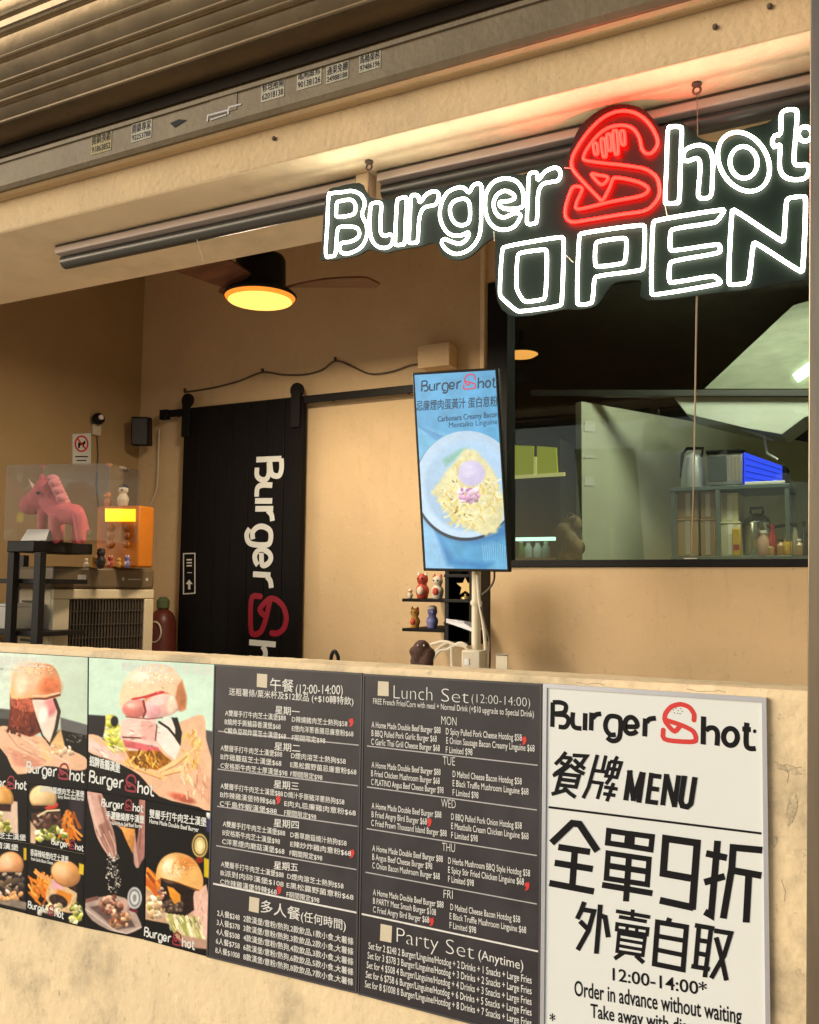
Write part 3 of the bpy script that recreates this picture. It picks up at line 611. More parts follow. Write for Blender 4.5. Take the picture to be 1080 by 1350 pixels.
RED = [
 (1, zz([(785, 440), (820, 485), (870, 485), (915, 430), (925, 370), (890, 280), (820, 190), (730, 130), (630, 110), (530, 125), (420, 185), (310, 295), (215, 430), (165, 540), (175, 630), (270, 745), (400, 880), (425, 905), (455, 880), (500, 790), (530, 715), (560, 705), (640, 715), (760, 745), (838, 790), (835, 830), (760, 870), (500, 920), (235, 982), (200, 945), (240, 850), (255, 800), (205, 780), (160, 810), (110, 960), (112, 1055), (170, 1097), (300, 1080), (600, 1030), (800, 1000), (890, 940), (940, 850), (930, 730), (880, 665), (790, 620), (600, 590), (450, 575), (290, 550), (268, 515), (310, 430), (400, 320), (500, 255), (620, 238), (710, 270), (765, 350)], 730, 130, 6.75)),
 (0, zz([(335, 665), (400, 682), (470, 690), (492, 712), (430, 780), (350, 695)], 730, 130, 6.75)),
]
for (x0, y0, x1, y1) in ((372, 410, 380, 485), (440, 370, 455, 505), (492, 330, 505, 450), (548, 300, 562, 480), (612, 300, 622, 400)):
    RED.append((1, zz([(x0-18, y0), (x0, y0-14), (x0+18, y0), (x1+15, y1), (x1, y1+12), (x1-15, y1)], 730, 130, 6.75)))
def neon(paths, name, mat, r):
    for sm, p in paths:
        q = smooth_path(p, True, 4) if sm else round_path(p, True, 0.2, 3, maxcut=3.5)
        MB().tube([Yp(x, y, SY) for x, y in q], r, True, n=8).build(name, mat, sign, smooth=60)
neon(WHITE, 'white_tube', M['neonw'], 0.0043); neon(RED, 'red_tube', M['neonr'], 0.0038)
PL = [(426, 343), (424, 331), (430, 258), (446, 246), (474, 241), (481, 250), (488, 259), (502, 263), (520, 262), (530, 256), (548, 250), (572, 248), (594, 246), (610, 240), (634, 237), (646, 237), (668, 229), (690, 230), (702, 223), (727, 215), (744, 209), (752, 197), (764, 168), (792, 144), (819, 137), (845, 142), (861, 156), (870, 167), (884, 162), (901, 162), (913, 175), (930, 185), (952, 187), (970, 178), (984, 169), (1011, 162), (1027, 150), (1033, 142), (1049, 139), (1060, 146), (1078, 150), (1084, 372),
      (1058, 369), (991, 381), (951, 385), (853, 396), (846, 372), (838, 369), (812, 372), (800, 384), (787, 402), (762, 408), (742, 408), (681, 417), (656, 396), (653, 330), (654, 314), (640, 320), (621, 337), (602, 343), (584, 336), (574, 320), (556, 324), (522, 330), (508, 333), (486, 329), (470, 337)]
pl = smooth_path(PL, True, 3)
MB().prism([Yp(x, y, SY+0.0105) for x, y in pl], (0, 0.006, 0)).build('backing_plate', M['acrylic'], sign, smooth=0)
for (hx, hy, ex, ey) in ((500, 205, 486, 262), (923, 98, 920, 187)):
    a = Zp(hx, hy, SOF); b = Yp(ex, ey, SY+0.013)
    MB().tube([(b[0], SY+0.013, SOF-0.022), (b[0]+0.001, SY+0.013, (b[2]+SOF)/2), b], 0.0013, n=6).build('hanging_wire', M['wire'], sign)
    h = thing('hook', 'dark hook under the beam holding the %s of the neon sign' % ('left end' if hx < 700 else 'right part'), 'hook', (b[0], SY+0.013, SOF-0.03), 'hooks of the neon sign')
    MB().lathe((b[0], SY+0.013, SOF-0.006), [(0.012, 0.0055), (0.012, 0.001), (0.004, -0.003)], 10).build('plate', M['wire'], h)
    MB().tube([(b[0]+0.009*math.cos(q), SY+0.013, SOF-0.017+0.009*math.sin(q)) for q in np.linspace(0, 2*math.pi, 13)[:-1]], 0.0028, True, n=6).build('ring', M['wire'], h)
a = Yp(919, 385, SY+0.014); b = Yp(912, 733, BW-0.016)
MB().tube([a, a*0.5+b*0.5+np.array([0.002, 0, 0]), b], 0.0024, n=6).build('power_cord', M['palewire'], sign)
for p in (((651, 305), (652, 318)), ((745, 335), (756, 346)), ((875, 262), (880, 286)), ((744, 221), (756, 222))):
    MB().tube([Yp(*p[0], SY-0.002), Yp(*p[1], SY+0.004)], 0.0010, n=6).build('link_wire', M['palewire'], sign)

# ================================================================== INSIDE THE SHOP
# ceiling fan with lamp
FY = 1.0; fc = Yp(343, 394, FY); lr = 0.148
t = thing('ceiling_fan', 'dark wooden ceiling fan with a glowing yellow lamp disc', 'ceiling fan', (fc[0], FY, fc[2]))
MB().lathe((fc[0], FY, fc[2]), [(0.02, -0.022), (0.10, -0.019), (lr-0.016, -0.0095), (lr-0.016, 0.010)], 40).build('lamp', M['fanlamp'], t)
MB().lathe((fc[0], FY, fc[2]), [(lr-0.0158, -0.0094), (lr-0.008, -0.003), (lr-0.002, 0.0055), (lr-0.0158, 0.0056)], 40).build('lamp_rim', em('lamp_rim', (1.0, 0.30, 0.03), 0.9), t)
fl_ = bpy.data.lights.new('fan_light', 'AREA'); fl_.shape = 'DISK'; fl_.size = 0.26; fl_.energy = 27; fl_.color = (1.0, 0.82, 0.58)
fo_ = bpy.data.objects.new('fan_light', fl_); C.objects.link(fo_); fo_.parent = t; fo_.location = (0, 0, -0.028)
MB().lathe((fc[0], FY, fc[2]), [(lr+0.002, 0.006), (lr+0.004, 0.014), (lr-0.01, 0.028), (0.11, 0.040), (0.105, 0.052), (0.103, 0.165), (0.095, 0.18), (0.05, 0.185), (0.045, 0.22), (0.02, 0.24)], 40).build('motor_housing', M['black'], t)
MB().tube([(fc[0], FY, fc[2]+0.235), (fc[0], FY, 3.598)], 0.014, n=12).build('downrod', M['black'], t)
for a0, BL in ((R(20), 0.40), (R(258), 0.33), (R(152), 0.12)):
    d = np.array([math.cos(a0), math.sin(a0), 0]); n_ = np.array([-d[1], d[0], 0]); c = np.array([fc[0], FY, fc[2]+0.045]); k = MB(); V = []
    N = 14
    for i in range(N+1):
        s = i/N; r = 0.10+BL*s; wd = (0.055+0.045*math.sin(min(1, s*1.6)*math.pi/2))*(1 if s < 0.88 else math.sqrt(max(0.02, 1-((s-0.88)/0.13)**2)))
        for sg in (-1, 1):
            for th in (0.004, -0.004):
                V.append(c+d*r+n_*sg*wd+np.array([0, 0, 0.022*sg*(1-0.5*s)+th+0.014*math.sin(s*2.6)]))
    F = []
    for i in range(N):
        b = i*4; e = b+4
        F += [(b, e, e+2, b+2), (b+1, b+3, e+3, e+1), (b, b+1, e+1, e), (b+2, e+2, e+3, b+3)]
    F += [(0, 2, 3, 1), (N*4, N*4+1, N*4+3, N*4+2)]
    k.add(V, F); k.build('blade', M['wood'], t, smooth=50)

# black sliding door with its rail
DY = 1.925
dx0 = Yp(238, 700, DY)[0]; dx1 = Yp(396.5, 700, DY)[0]; dzt = Yp(316, 532, DY)[2]
t = thing('sliding_door', 'black sliding barn door with vertical white and red shop lettering', 'door', ((dx0+dx1)/2, DY, 0.43))
k = MB(); nb = 7; wv = (dx1-dx0)/nb
for i in range(nb): k.bb((dx0+i*wv+0.0015, DY, 0.43), (dx0+(i+1)*wv-0.0015, DY+0.036, dzt))
k.build('door_panel', M['blackwood'], t, bevel=.003)
for px in (247, 391):
    x = Yp(px, 540, DY)[0]; zt = Yp(px, 506 if px > 300 else 520, DY)[2]
    h = MB().bb((x-0.028, DY-0.014, dzt-0.16), (x+0.028, DY-0.004, zt-0.02)).build('hanger', M['black'], t, bevel=.002)
    MB().lathe((x, DY-0.010, zt-0.035), [(0.036, 0.0), (0.040, 0.004), (0.040, 0.020), (0.036, 0.024)], 20, 'y').build('wheel', M['black'], h)
wb_, wb2_, wr_ = MB(), MB(), MB()
o = Yp(338, 606, DY-0.002); e = Yp(338, 772, DY-0.002)
wordmark(wb_, wr_, (o[0], DY-0.002, o[2]), (0, 0, -1.0), np.array([1.0, 0, 0]), (o[2]-e[2])*1.90, 0.185, 0.19, wb2_)
wb_.build('white_lettering', M['paper'], t, smooth=0); wb2_.build('white_lettering', M['paper'], t, smooth=0); wr_.build('red_lettering', M['darkred'], t, smooth=0)
k = MB(); fn = plane_fn(DY-0.0015); k.stroke([(242, 730), (257, 729.5), (257, 782), (242, 783)], 1.4, fn, closed=True)
for y in (738, 742, 746): k.stroke([(246, y), (253, y-0.2)], 1.8, fn)
k.stroke([(247, 755), (253, 755)], 1, fn); k.poly([(249.5, 764), (254, 770), (251, 770), (251, 777), (248, 777), (248, 770), (245, 770)], fn)
k.build('notice', M['chalk'], t, smooth=0)
rz0 = Yp(405, 523, DY)[2]
t = thing('door_rail', 'black steel rail that the sliding door hangs from', 'rail', (-2.2, DY, rz0-0.03))
xa = Yp(217, 546, DY)[0]; xe = Yp(640, 505, DY)[0]
MB().bb((xa, DY+0.006, rz0-0.032), (xe, DY+0.020, rz0+0.008)).build('flat_bar', M['black'], t, bevel=.002)
for px in (225, 430, 530): MB().lathe((Yp(px, 530, DY)[0], BW-0.001, rz0-0.012), [(0.011, 0), (0.011, -0.05)], 12, 'y').build('spacer', M['black'], t)
k = MB(); k.bb((xa-0.035, DY-0.006, rz0-0.045), (xa+0.02, DY+0.03, rz0+0.012)); k.build('end_stop', M['black'], t, bevel=.003)
tag(MB().bb((xa-0.06, BW-0.02, rz0-0.04), (xa-0.032, BW-0.001, rz0)).build('wall_plug', M['cream'], bevel=.002), 'little cream block on the wall by the left end of the door rail', 'plug')

# cable slung along the back wall
pts = [(244, 517), (282, 511), (316, 502), (346, 491), (372, 494), (400, 494), (424, 488), (442, 476), (462, 482), (488, 493), (516, 490), (540, 482), (553, 480), (572, 478)]
t = thing('wall_cable', 'thin brown cable slung from clip to clip above the black door', 'cable', Yp(400, 494, BW-0.01))
MB().tube([Yp(x, y, BW-0.010) for x, y in smooth_path(pts, False, 4)], 0.0048, n=6).build('cable', M['wire'], t)
for x, y in ((244, 515), (346, 489), (442, 474), (553, 478)): MB().box(Yp(x, y, BW-0.008), (0.010, 0.0155, 0.026)).build('clip', M['wire'], t, bevel=.002)
k = MB(); a = Yp(565, 463, BW); b = Yp(604, 487, BW)
t = thing('junction_box', 'brown junction box high on the back wall left of the window', 'box', ((a[0]+b[0])/2, BW-0.05, b[2]))
k.bb((a[0], BW-0.10, b[2]), (b[0], BW-0.001, a[2])).build('box_body', M['inwall'], t, bevel=.005); MB().bb((a[0]-0.004, BW-0.112, b[2]-0.003), (b[0]+0.004, BW-0.1005, a[2]+0.003)).build('cover', M['inwall'], t, bevel=.004)
tag(MB().bb((Yp(636, 400, BW)[0], BW-0.028, WZ0+0.02), (Yp(641.5, 400, BW)[0], BW-0.001, 3.59)).build('conduit', M['soffit'], bevel=.003), 'pale vertical conduit on the wall beside the window frame', 'conduit')

# speaker, camera, pet sign
t = thing('wall_speaker', 'small black loudspeaker high in the wall corner beside the door', 'speaker', Yp(187, 585, 1.88))
c = Yp(187, 569, 1.88)
MB().box(c, (0.10, 0.09, 0.165), rz=R(28), rx=R(8)).build('cabinet', M['black'], t, bevel=.008)
MB().box(c+np.array([0.024, -0.044, -0.007]), (0.084, 0.006, 0.148), rz=R(28), rx=R(8)).build('grille', M['darkgrey'], t, bevel=.006)
MB().tube([c, c+np.array([-0.03, 0.06, 0.01]), (c[0]-0.06, BW-0.002, c[2]+0.02)], 0.012, n=8).build('mount', M['black'], t)
t = thing('security_camera', 'small round black security camera on the dim left wall', 'camera', Xp(130, 560, LW+0.02))
c = Xp(130, 552, LW+0.045)
MB().ball(c, 0.034).build('camera_head', M['black'], t); MB().lathe(c+np.array([0.026, -0.012, 0.004]), [(0.014, 0), (0.014, 0.012), (0.006, 0.016)], 14, 'x').build('lens', M['white'], t)
MB().box(Xp(127, 567, LW+0.012), (0.022, 0.055, 0.06)).build('base', M['cream'], t, bevel=.004)
MB().tube([Xp(x, y, LW+0.006) for x, y in ((128, 575), (129, 600), (127, 640), (131, 680))], 0.004, n=6).build('cord', M['wire'], t)
def wall_fn(xx): return lambda x, y, l: Xp(x, y, xx+l)
t = thing('pet_sign', 'white no pets sign with a ringed dog on the left wall', 'sign', Xp(107, 614, LW+0.003))
MB().prism([Xp(x, y, LW+0.006) for x, y in ((96, 572), (120, 571), (120, 614), (96, 613))], (-0.005, 0, 0)).build('sheet', M['paper'], t, smooth=0)
k = MB(); fn = wall_fn(LW+0.0065); k.stroke(arc(107.5, 585, 8.2, 10, 0, 2*math.pi, 20)[:-1], 2.2, fn, closed=True); k.stroke([(102, 578), (113, 592)], 2, fn); k.build('ring', M['redink'], t, smooth=0)
k = MB(); k.poly([(103, 588), (103, 583), (106, 584), (110, 583), (112, 580), (113, 584), (111, 586), (111, 590), (109, 590), (109, 587), (106, 587), (105, 591), (103, 591)], fn)
k.stroke([(99, 602), (116, 602)], 1.6, fn); k.stroke([(101, 607), (114, 607)], 1.4, fn); k.build('dog_print', M['ink'], t, smooth=0)

# voxel-fused soft bodies for toys
def blob(name, mat, balls, parent=None, voxel=0.006, smooth_it=6, origin=None):
    bm = MB()
    for b in balls:
        if len(b) == 2: bm.ball(b[0], b[1], 14)
        else: # capsule a-b, ra, rb
            a, c, ra, rb = b; n = max(2, int(np.linalg.norm(np.array(c)-np.array(a))/(min(ra, rb)*0.6))+1)
            for i in range(n+1): bm.ball(np.array(a)*(1-i/n)+np.array(c)*i/n, ra+(rb-ra)*i/n, 12)
    o = bm.build(name, mat, parent, smooth=0, origin=origin)
    m = o.modifiers.new('fuse', 'REMESH'); m.mode = 'VOXEL'; m.voxel_size = voxel; m.use_smooth_shade = True
    s_ = o.modifiers.new('soft', 'SMOOTH'); s_.factor = 0.5; s_.iterations = smooth_it
    return o

# black side table with unicorn in a clear case
TY0, TY1 = 0.66, 0.98
tz = Yp(60, 715, 0.8)[2]
tx0 = Yp(9, 720, TY0)[0]; tx1 = -2.93
t = thing('side_table', 'black open rack standing in front of the air cooler', 'rack', ((tx0+tx1)/2, 0.82, 0.42))
MB().bb((tx0, TY0, tz-0.048), (tx1-0.22, TY1, tz)).build('table_top', M['black'], t, bevel=.004)
for px, yy in ((52, TY0+0.02), (17, TY0+0.02), (30, TY1-0.02)):
    x = Yp(px, 760, yy)[0]; MB().bb((x-0.020, yy-0.015, 0.42), (x+0.020, yy+0.015, tz-0.0485)).build('post', M['black'], t, bevel=.002)
sz = Yp(10, 830, 0.75)[2]
for z in (sz, tz-0.16, 0.75): MB().bb((-3.80, TY0+0.04, z-0.02), (Yp(52, 760, TY0)[0]-0.02, TY1-0.04, z)).build('shelf', M['black'], t, bevel=.002)
t = thing('container', 'white plastic container on the lower shelf of the black rack', 'container', (-3.35, 0.78, sz+0.001))
a = Yp(-22, 795, 0.74); b = Yp(26, 820, 0.74)
def tub(cx, cy, z0, z1, w0, w1, d0, d1):
    return [(cx+sx*(w1 if h else w0)/2, cy+sy*(d1 if h else d0)/2, z1 if h else z0) for h in (0, 1) for sx, sy in ((-1, -1), (1, -1), (1, 1), (-1, 1))]
k = MB(); cxx = (a[0]+b[0])/2; wdt = b[0]-a[0]
k.add(tub(cxx, 0.80, sz+0.001, a[2]-0.012, wdt*0.86, wdt*0.98, 0.14, 0.18), [(3, 2, 1, 0), (4, 5, 6, 7), (0, 1, 5, 4), (1, 2, 6, 5), (2, 3, 7, 6), (3, 0, 4, 7)]); k.build('tub', M['white'], t, bevel=.006)
MB().box((cxx, 0.80, a[2]-0.006), (wdt*1.03, 0.19, 0.0115)).build('lid', M['white'], t, bevel=.003)

PK = pm('pink_plush', (0.60, 0.12, 0.135), 0.85, var=0.12, vscale=30, bump=0.5, bscale=160)
PK2 = pm('pale_horn', (0.75, 0.55, 0.42), 0.7)
UY = 0.80
def U(x, y, dy=0.0): return Yp(x, y, UY+dy)
t = thing('unicorn_toy', 'pink plush unicorn standing in a clear display case', 'toy', U(75, 714))
blob('body', PK, [(U(54, 655), 0.054), (U(43, 664), 0.050), (U(38, 666), 0.042), (U(62, 646), 0.058), (U(67, 636), 0.034), (U(57, 632), U(60, 648), 0.014, 0.034), (U(66, 662), U(80, 676), 0.046, 0.050), (U(80, 676), U(98, 678), 0.050, 0.046),
     (U(72, 685, -.03), U(73, 711, -.03), 0.026, 0.022), (U(78, 685, .05), U(79, 711, .05), 0.026, 0.022), (U(104, 680, -.03), U(107, 711, -.03), 0.030, 0.022), (U(104, 682, .05), U(100, 711, .05), 0.028, 0.022), (U(56, 678), U(56, 711), 0.024, 0.022), (U(112, 684), U(116, 700), 0.012, 0.008)], t, 0.007)
k = MB(); k.tube([U(46, 645), U(38, 632)], [0.009, 0.002], n=10); k.build('horn', PK2, t)
for dy in (-0.03, 0.045): MB().ball(U(55+dy*20, 630, dy), (0.010, 0.007, 0.018)).build('ear', PK, t)
for q in ((50, 650, -0.058),): MB().ball(U(*q), 0.008, 10).build('eye', M['ink'], t)
k = MB()
for i in range(7): k.ball(U(70+i*2.4, 632+i*5.0, -0.012*(i % 2)), (0.024, 0.030, 0.022), 12)
k.build('mane', pm('mane_pink', (0.66, 0.24, 0.25), 0.9, var=.15, vscale=40, bump=.5, bscale=120), t)
t = thing('name_card', 'small white folded card at the feet of the pink unicorn', 'card', U(45, 714, -0.12))
k = MB(); q = [Yp(27, 713, UY-0.11), Yp(60, 712.5, UY-0.11), Yp(65, 698, UY-0.05), Yp(36, 698, UY-0.05)]; k.prism(q, (0, 0.002, 0.001)); k.build('front', M['paper'], t, smooth=0)
k = MB(); k.prism([q[3], q[2], (q[2][0], UY-0.005, tz+0.001), (q[3][0], UY-0.005, tz+0.001)], (0, 0.0015, 0.001)); k.build('back', M['paper'], t, smooth=0)
t = thing('display_case', 'clear acrylic display case over the pink unicorn', 'display case', (-3.1, 0.82, tz+0.001))
xl = Yp(14, 640, TY0+0.03)[0]; xr = Yp(96, 640, TY0+0.03)[0]; zt = Yp(50, 614, TY0+0.03)[2]; y0, y1 = TY0+0.03, TY1-0.02
xr2 = xr+0.10
ccx, ccy, ca = (xl+xr2)/2, (y0+y1)/2, R(17)
def crot(p): d = np.array(p)-np.array([ccx, ccy, 0]); return (ccx+d[0]*math.cos(ca)-d[1]*math.sin(ca), ccy+d[0]*math.sin(ca)+d[1]*math.cos(ca), p[2])
for nm, A, B in (('front_panel', (xl, y0, tz+0.001), (xr2, y0+0.003, zt)), ('rear_panel', (xl, y1-0.003, tz+0.001), (xr2, y1, zt)), ('end_panel', (xl, y0+0.0031, tz+0.001), (xl+0.003, y1-0.0031, zt)), ('end_panel', (xr2-0.003, y0+0.0031, tz+0.001), (xr2, y1-0.0031, zt)), ('top_panel', (xl, y0, zt+0.0002), (xr2, y1, zt+0.0032))):
    c_ = crot([(A[k]+B[k])/2 for k in range(3)]); MB().box(c_, [B[k]-A[k] for k in range(3)], rz=ca).build(nm, M['clear'], t, smooth=0)


# air cooler, turned to face the room
FL = np.array([-3.24, 0.85, 0]); fd = np.array([0.259, 0.966, 0]); bd = np.array([-0.966, 0.259, 0]); CWD, CDP = 0.50, 0.34
ct = 1.682; ang = math.atan2(fd[1], fd[0])
def cl(u, d, z): return FL+fd*u+bd*d+np.array([0, 0, z])
def cbox(mb, u0, u1, d0, d1, z0, z1): return mb.box(cl((u0+u1)/2, (d0+d1)/2, (z0+z1)/2), (u1-u0, d1-d0, z1-z0), rz=ang)
t = thing('air_cooler', 'beige standing air cooler with a brown control band and dark grille', 'air cooler', cl(CWD/2, CDP/2, 0.42))
k = MB(); cbox(k, 0, CWD, 0.02, CDP, 0.46, ct-0.10); k.build('body', M['beige'], t, bevel=.012)
k = MB(); cbox(k, -0.004, CWD+0.004, 0.0, CDP, ct-0.0995, ct); k.build('control_band', M['brownplastic'], t, bevel=.014)
k = MB(); cbox(k, 0.0, CWD, -0.006, 0.0195, ct-0.145, ct-0.101); cbox(k, 0.0, 0.075, -0.006, 0.0195, 0.46, ct-0.1455); cbox(k, CWD-0.05, CWD, -0.006, 0.0195, 0.46, ct-0.1455); k.build('front_frame', M['beige'], t, bevel=.005)
k = MB(); cbox(k, 0.0755, CWD-0.0505, 0.008, 0.0195, 0.46, ct-0.146)
k.build('grille_back', M['grille'], t, smooth=0)
k = MB()
for i in range(24): u = 0.083+i*(CWD-0.066-0.083)/23; cbox(k, u-0.002, u+0.002, -0.002, 0.0075, 0.50, ct-0.148)
for i in range(8): z = ct-0.20-i*0.06; cbox(k, 0.077, CWD-0.052, -0.0005, 0.0070, z-0.002, z+0.002)
k.build('grille', M['grille'], t, smooth=0)
k = MB()
for i in range(22): z = ct-0.16-i*0.022; k.box(cl(-0.002, CDP*0.55, z), (0.006, CDP*0.62, 0.010), rz=ang)
k.build('side_vent', M['grille'], t, smooth=0)
k = MB(); cbox(k, 0.11, 0.15, -0.0015, -0.0002, ct-0.058, ct-0.036); cbox(k, 0.33, 0.342, -0.0015, -0.0002, ct-0.06, ct-0.045); cbox(k, 0.36, 0.43, -0.0015, -0.0002, ct-0.056, ct-0.051); cbox(k, 0.455, 0.468, -0.0015, -0.0002, ct-0.06, ct-0.046); k.build('buttons', M['chalkdim'], t, smooth=0)
for u, d in ((0.05, 0.05), (CWD-0.05, 0.05), (0.05, CDP-0.05), (CWD-0.05, CDP-0.05)):
    q = cl(u, d, 0.421); MB().lathe(q, [(0.02, 0), (0.022, 0.02), (0.016, 0.038)], 12).build('caster', M['black'], t)

# orange gadget with a lit yellow screen on the cooler
OR_ = pm('orange_plastic', (0.50, 0.15, 0.008), 0.4, var=0.08); ORD = pm('dark_orange', (0.36, 0.10, 0.008), 0.4)
GY = 1.13; k = MB(); a = Yp(136, 668, GY); b = Yp(179, 734, GY); gx0 = Yp(120, 690, GY)[0]
gz = ct+0.002
t = thing('order_terminal', 'orange box with a lit yellow screen and six buttons on the cooler', 'device', ((a[0]+b[0])/2, GY+0.05, gz))
MB().box(((a[0]+b[0])/2-0.018, GY+0.055, (gz+a[2])/2), (b[0]-a[0]+0.03, 0.11, a[2]-gz), rz=R(6)).build('casing', OR_, t, bevel=.008)
fn = lambda x, y, l: Yp(x, y, GY-0.014-l)
MB().prism([Yp(x, y, GY-0.012) for x, y in ((138.5, 670.5), (177, 671), (177, 687.5), (138.5, 687.5))], (0, 0.008, 0)).build('screen', em('yellow_screen', (1.0, 0.78, 0.0), 1.5), t, smooth=0)
for x in (146, 168):
    for y in (696, 706.5, 718):
        q = Yp(x, y, GY); bt = MB().lathe((q[0], GY-0.004, q[2]), [(0.019, 0), (0.017, -0.008), (0.010, -0.010), (0.004, -0.011)], 16, 'y').build('button', ORD, t)
# little toys on and in front of it
def figure(label, cat, x, y, yy, h, mats, kind):
    base = Yp(x, y, yy); base[2] = max(base[2], ct+0.002) if y > 700 else base[2]
    t = thing('toy_figure' if cat == 'figure' else cat.replace(' ', '_'), label, cat, base)
    b = base
    blob('body', mats[0], [(b+np.array([0, 0, h*0.30]), h*0.28), (b+np.array([0, 0, h*0.12]), h*0.24), (b+np.array([0, 0, h*0.74]), h*0.24)], t, h*0.055, 4)
    if kind == 'duck': MB().ball(b+np.array([0.0, -h*0.26, h*0.70]), (h*.10, h*.12, h*.05), 10).build('beak', mats[1], t); MB().ball(b+np.array([-h*.22, 0, h*.33]), (h*.14, h*.12, h*.16), 10).build('wing', mats[0], t)
    if kind == 'cap': MB().ball(b+np.array([0, 0, h*0.88]), (h*.22, h*.22, h*.13), 12).build('cap', mats[1], t); MB().ball(b+np.array([h*.1, -h*.2, h*0.72]), h*.05, 8).build('face', mats[1], t)
    if kind == 'ears':
        for s_ in (-1, 1): MB().lathe(b+np.array([s_*h*.15, 0, h*.90]), [(h*.09, 0), (h*.05, h*.09), (h*.01, h*.15)], 10).build('ear', mats[1], t)
        MB().ball(b+np.array([0, -h*.22, h*.30]), (h*.15, h*.09, h*.17), 10).build('bib', mats[1], t)
        for s_ in (-1, 1): MB().ball(b+np.array([s_*h*.09, -h*.225, h*.77]), h*.035, 8).build('eye', M['ink'], t)
    return t
YEL = pm('toy_yellow', (0.60, 0.30, 0.06), 0.5); WHT = pm('toy_cream', (0.65, 0.55, 0.42), 0.5); DRK = pm('toy_dark', (0.03, 0.02, 0.02), 0.5); REDT = pm('toy_red', (0.42, 0.05, 0.03), 0.5); BLU = pm('toy_blue', (0.16, 0.16, 0.36), 0.5); BRN = pm('toy_brown', (0.07, 0.03, 0.02), 0.8, bump=.4, bscale=120)
ttop = a[2]+0.003
def seat(o, z):
    d = z-o.location.z; o.location.z = z
f = figure('orange duck toy sitting on top of the orange box', 'figure', 142, 666, GY+0.05, 0.075, (OR_, YEL), 'duck'); seat(f, ttop)
f = figure('cream toy with a dark cap on top of the orange box', 'figure', 162, 666, GY+0.05, 0.105, (WHT, DRK), 'cap'); seat(f, ttop)
for lab, x, mats, h, kd in (('dark slim toy leaning before the orange box', 133, (DRK, DRK), 0.085, 'cap'), ('cream toy left of the dark slim toy on the cooler', 124, (YEL, WHT), 0.045, 'duck'), ('red toy with cream ears below the left buttons', 146, (REDT, WHT), 0.05, 'ears'), ('dark blue toy with cream ears at the right end of the cooler toys', 168, (BLU, WHT), 0.05, 'ears'), ('orange toy standing between the red and the blue toy', 157, (YEL, OR_), 0.042, 'duck'), ('small cream toy at the left end of the cooler top', 114, (WHT, YEL), 0.042, 'duck')):
    f = figure(lab, 'figure', x, 732, 1.03, h, mats, kd); seat(f, ct+0.001)
# white cord down the corner and a round red drum behind the cooler
tag(MB().tube([Yp(x, y, BW-0.03) for x, y in smooth_path([(210, 565), (209, 600), (207, 640), (198, 665), (186, 682), (178, 700)], False, 4)], 0.0035, n=6).build('corner_cord', M['palewire']), 'thin pale cord drooping down the wall from the corner to the cooler', 'cord')
RD = pm('drum_red', (0.11, 0.022, 0.014), 0.4, var=0.2, vscale=10); GR = pm('bottle_green', (0.10, 0.13, 0.06), 0.3)
t = thing('gas_canister', 'dull red canister with a pale ring and green cap beside the cooler', 'canister', Yp(214, 905, 1.85))
c = Yp(214, 830, 1.85)
MB().lathe((c[0], 1.85, 0.43), [(0.06, 0), (0.075, 0.02), (0.075, c[2]-0.43+0.04), (0.055, c[2]-0.43+0.09), (0.03, c[2]-0.43+0.11)], 24).build('tank', RD, t)
MB().lathe((c[0], 1.85, c[2]+0.109), [(0.026, 0), (0.035, 0.01), (0.035, 0.05), (0.018, 0.07)], 16).build('cap', GR, t)
k = MB(); k.tube([(c[0]+0.012+0.045*math.cos(q), 1.85-0.0715, c[2]-0.01+0.055*math.sin(q)) for q in np.linspace(0, 2*math.pi, 19)[:-1]], 0.005, True, 6); k.build('ring_print', WHT, t)

# inner work counter that carries the things behind the parapet
cz = 1.19
t = thing('work_counter', 'pale work counter inside, hidden low behind the plaster counter wall', 'counter', (-1.4, 0.6, 0.42))
MB().bb((-2.6, 0.125, cz-0.04), (0.25, 1.066, cz)).build('counter_top', M['alu'], t, bevel=.003)
for x in (-2.55, -1.4, 0.2): MB().bb((x-0.02, 0.15, 0.421), (x+0.02, 0.90, cz-0.0405)).build('leg_panel', M['alu'], t, smooth=0)
# ------------------------------------------------------------------ screen on its pole
SYP = 1.0
TVC = [(543, 491), (656, 484), (672, 754), (558, 752.5)]
t = thing('menu_screen', 'tilted upright screen glowing blue with a bowl of pasta', 'screen', Yp(615, 753, SYP+0.03))
P = [Yp(x, y, SYP) for x, y in TVC]
MB().prism(P, (0, 0.026, 0)).build('housing', M['black'], t, bevel=.004)
ins = [(546.5, 494.5), (653, 488), (669, 750.5), (561.5, 749)]
p = Pic(ins, 0.0012, 0.8, SYP, 7)
p.fill((86, 168, 214), 0.10, 14)
p.poly([(543, 560), (600, 575), (585, 590), (548, 640)], (112, 188, 226), 6); p.poly([(540, 640), (560, 750), (600, 752), (575, 700)], (150, 205, 240), 5)
for i in range(9): p.line([(548+i*4, 560+i*3), (590+i*6, 578+i*3)], 0.8, (70, 140, 196), 1.5)
for i in range(14): p.line([(640+i*2.4, 752), (634+i*3.2, 705+i*1.5)], 0.9, (150, 208, 240), 1.5)
p.ell(625, 650, 75, 66, (54, 128, 184), 8, 10, 0.0); p.poly([(575, 700), (600, 738), (650, 742), (640, 752), (590, 745)], (60, 138, 196), 8)
p.ell(614, 641, 68, 72, (18, 34, 56), 4, 1.5, 0); p.ell(615, 638.5, 67.5, 70.5, (196, 222, 242), 4, 1.2, 0.06, (-.3, .6), 0.02)
p.ell(618, 640, 58, 60, (178, 210, 236), 4, 6, 0.06, (.5, -.5), 0.02)
p.poly([(584, 606), (606, 592), (618, 590), (600, 606), (588, 615)], (140, 196, 176), 5)
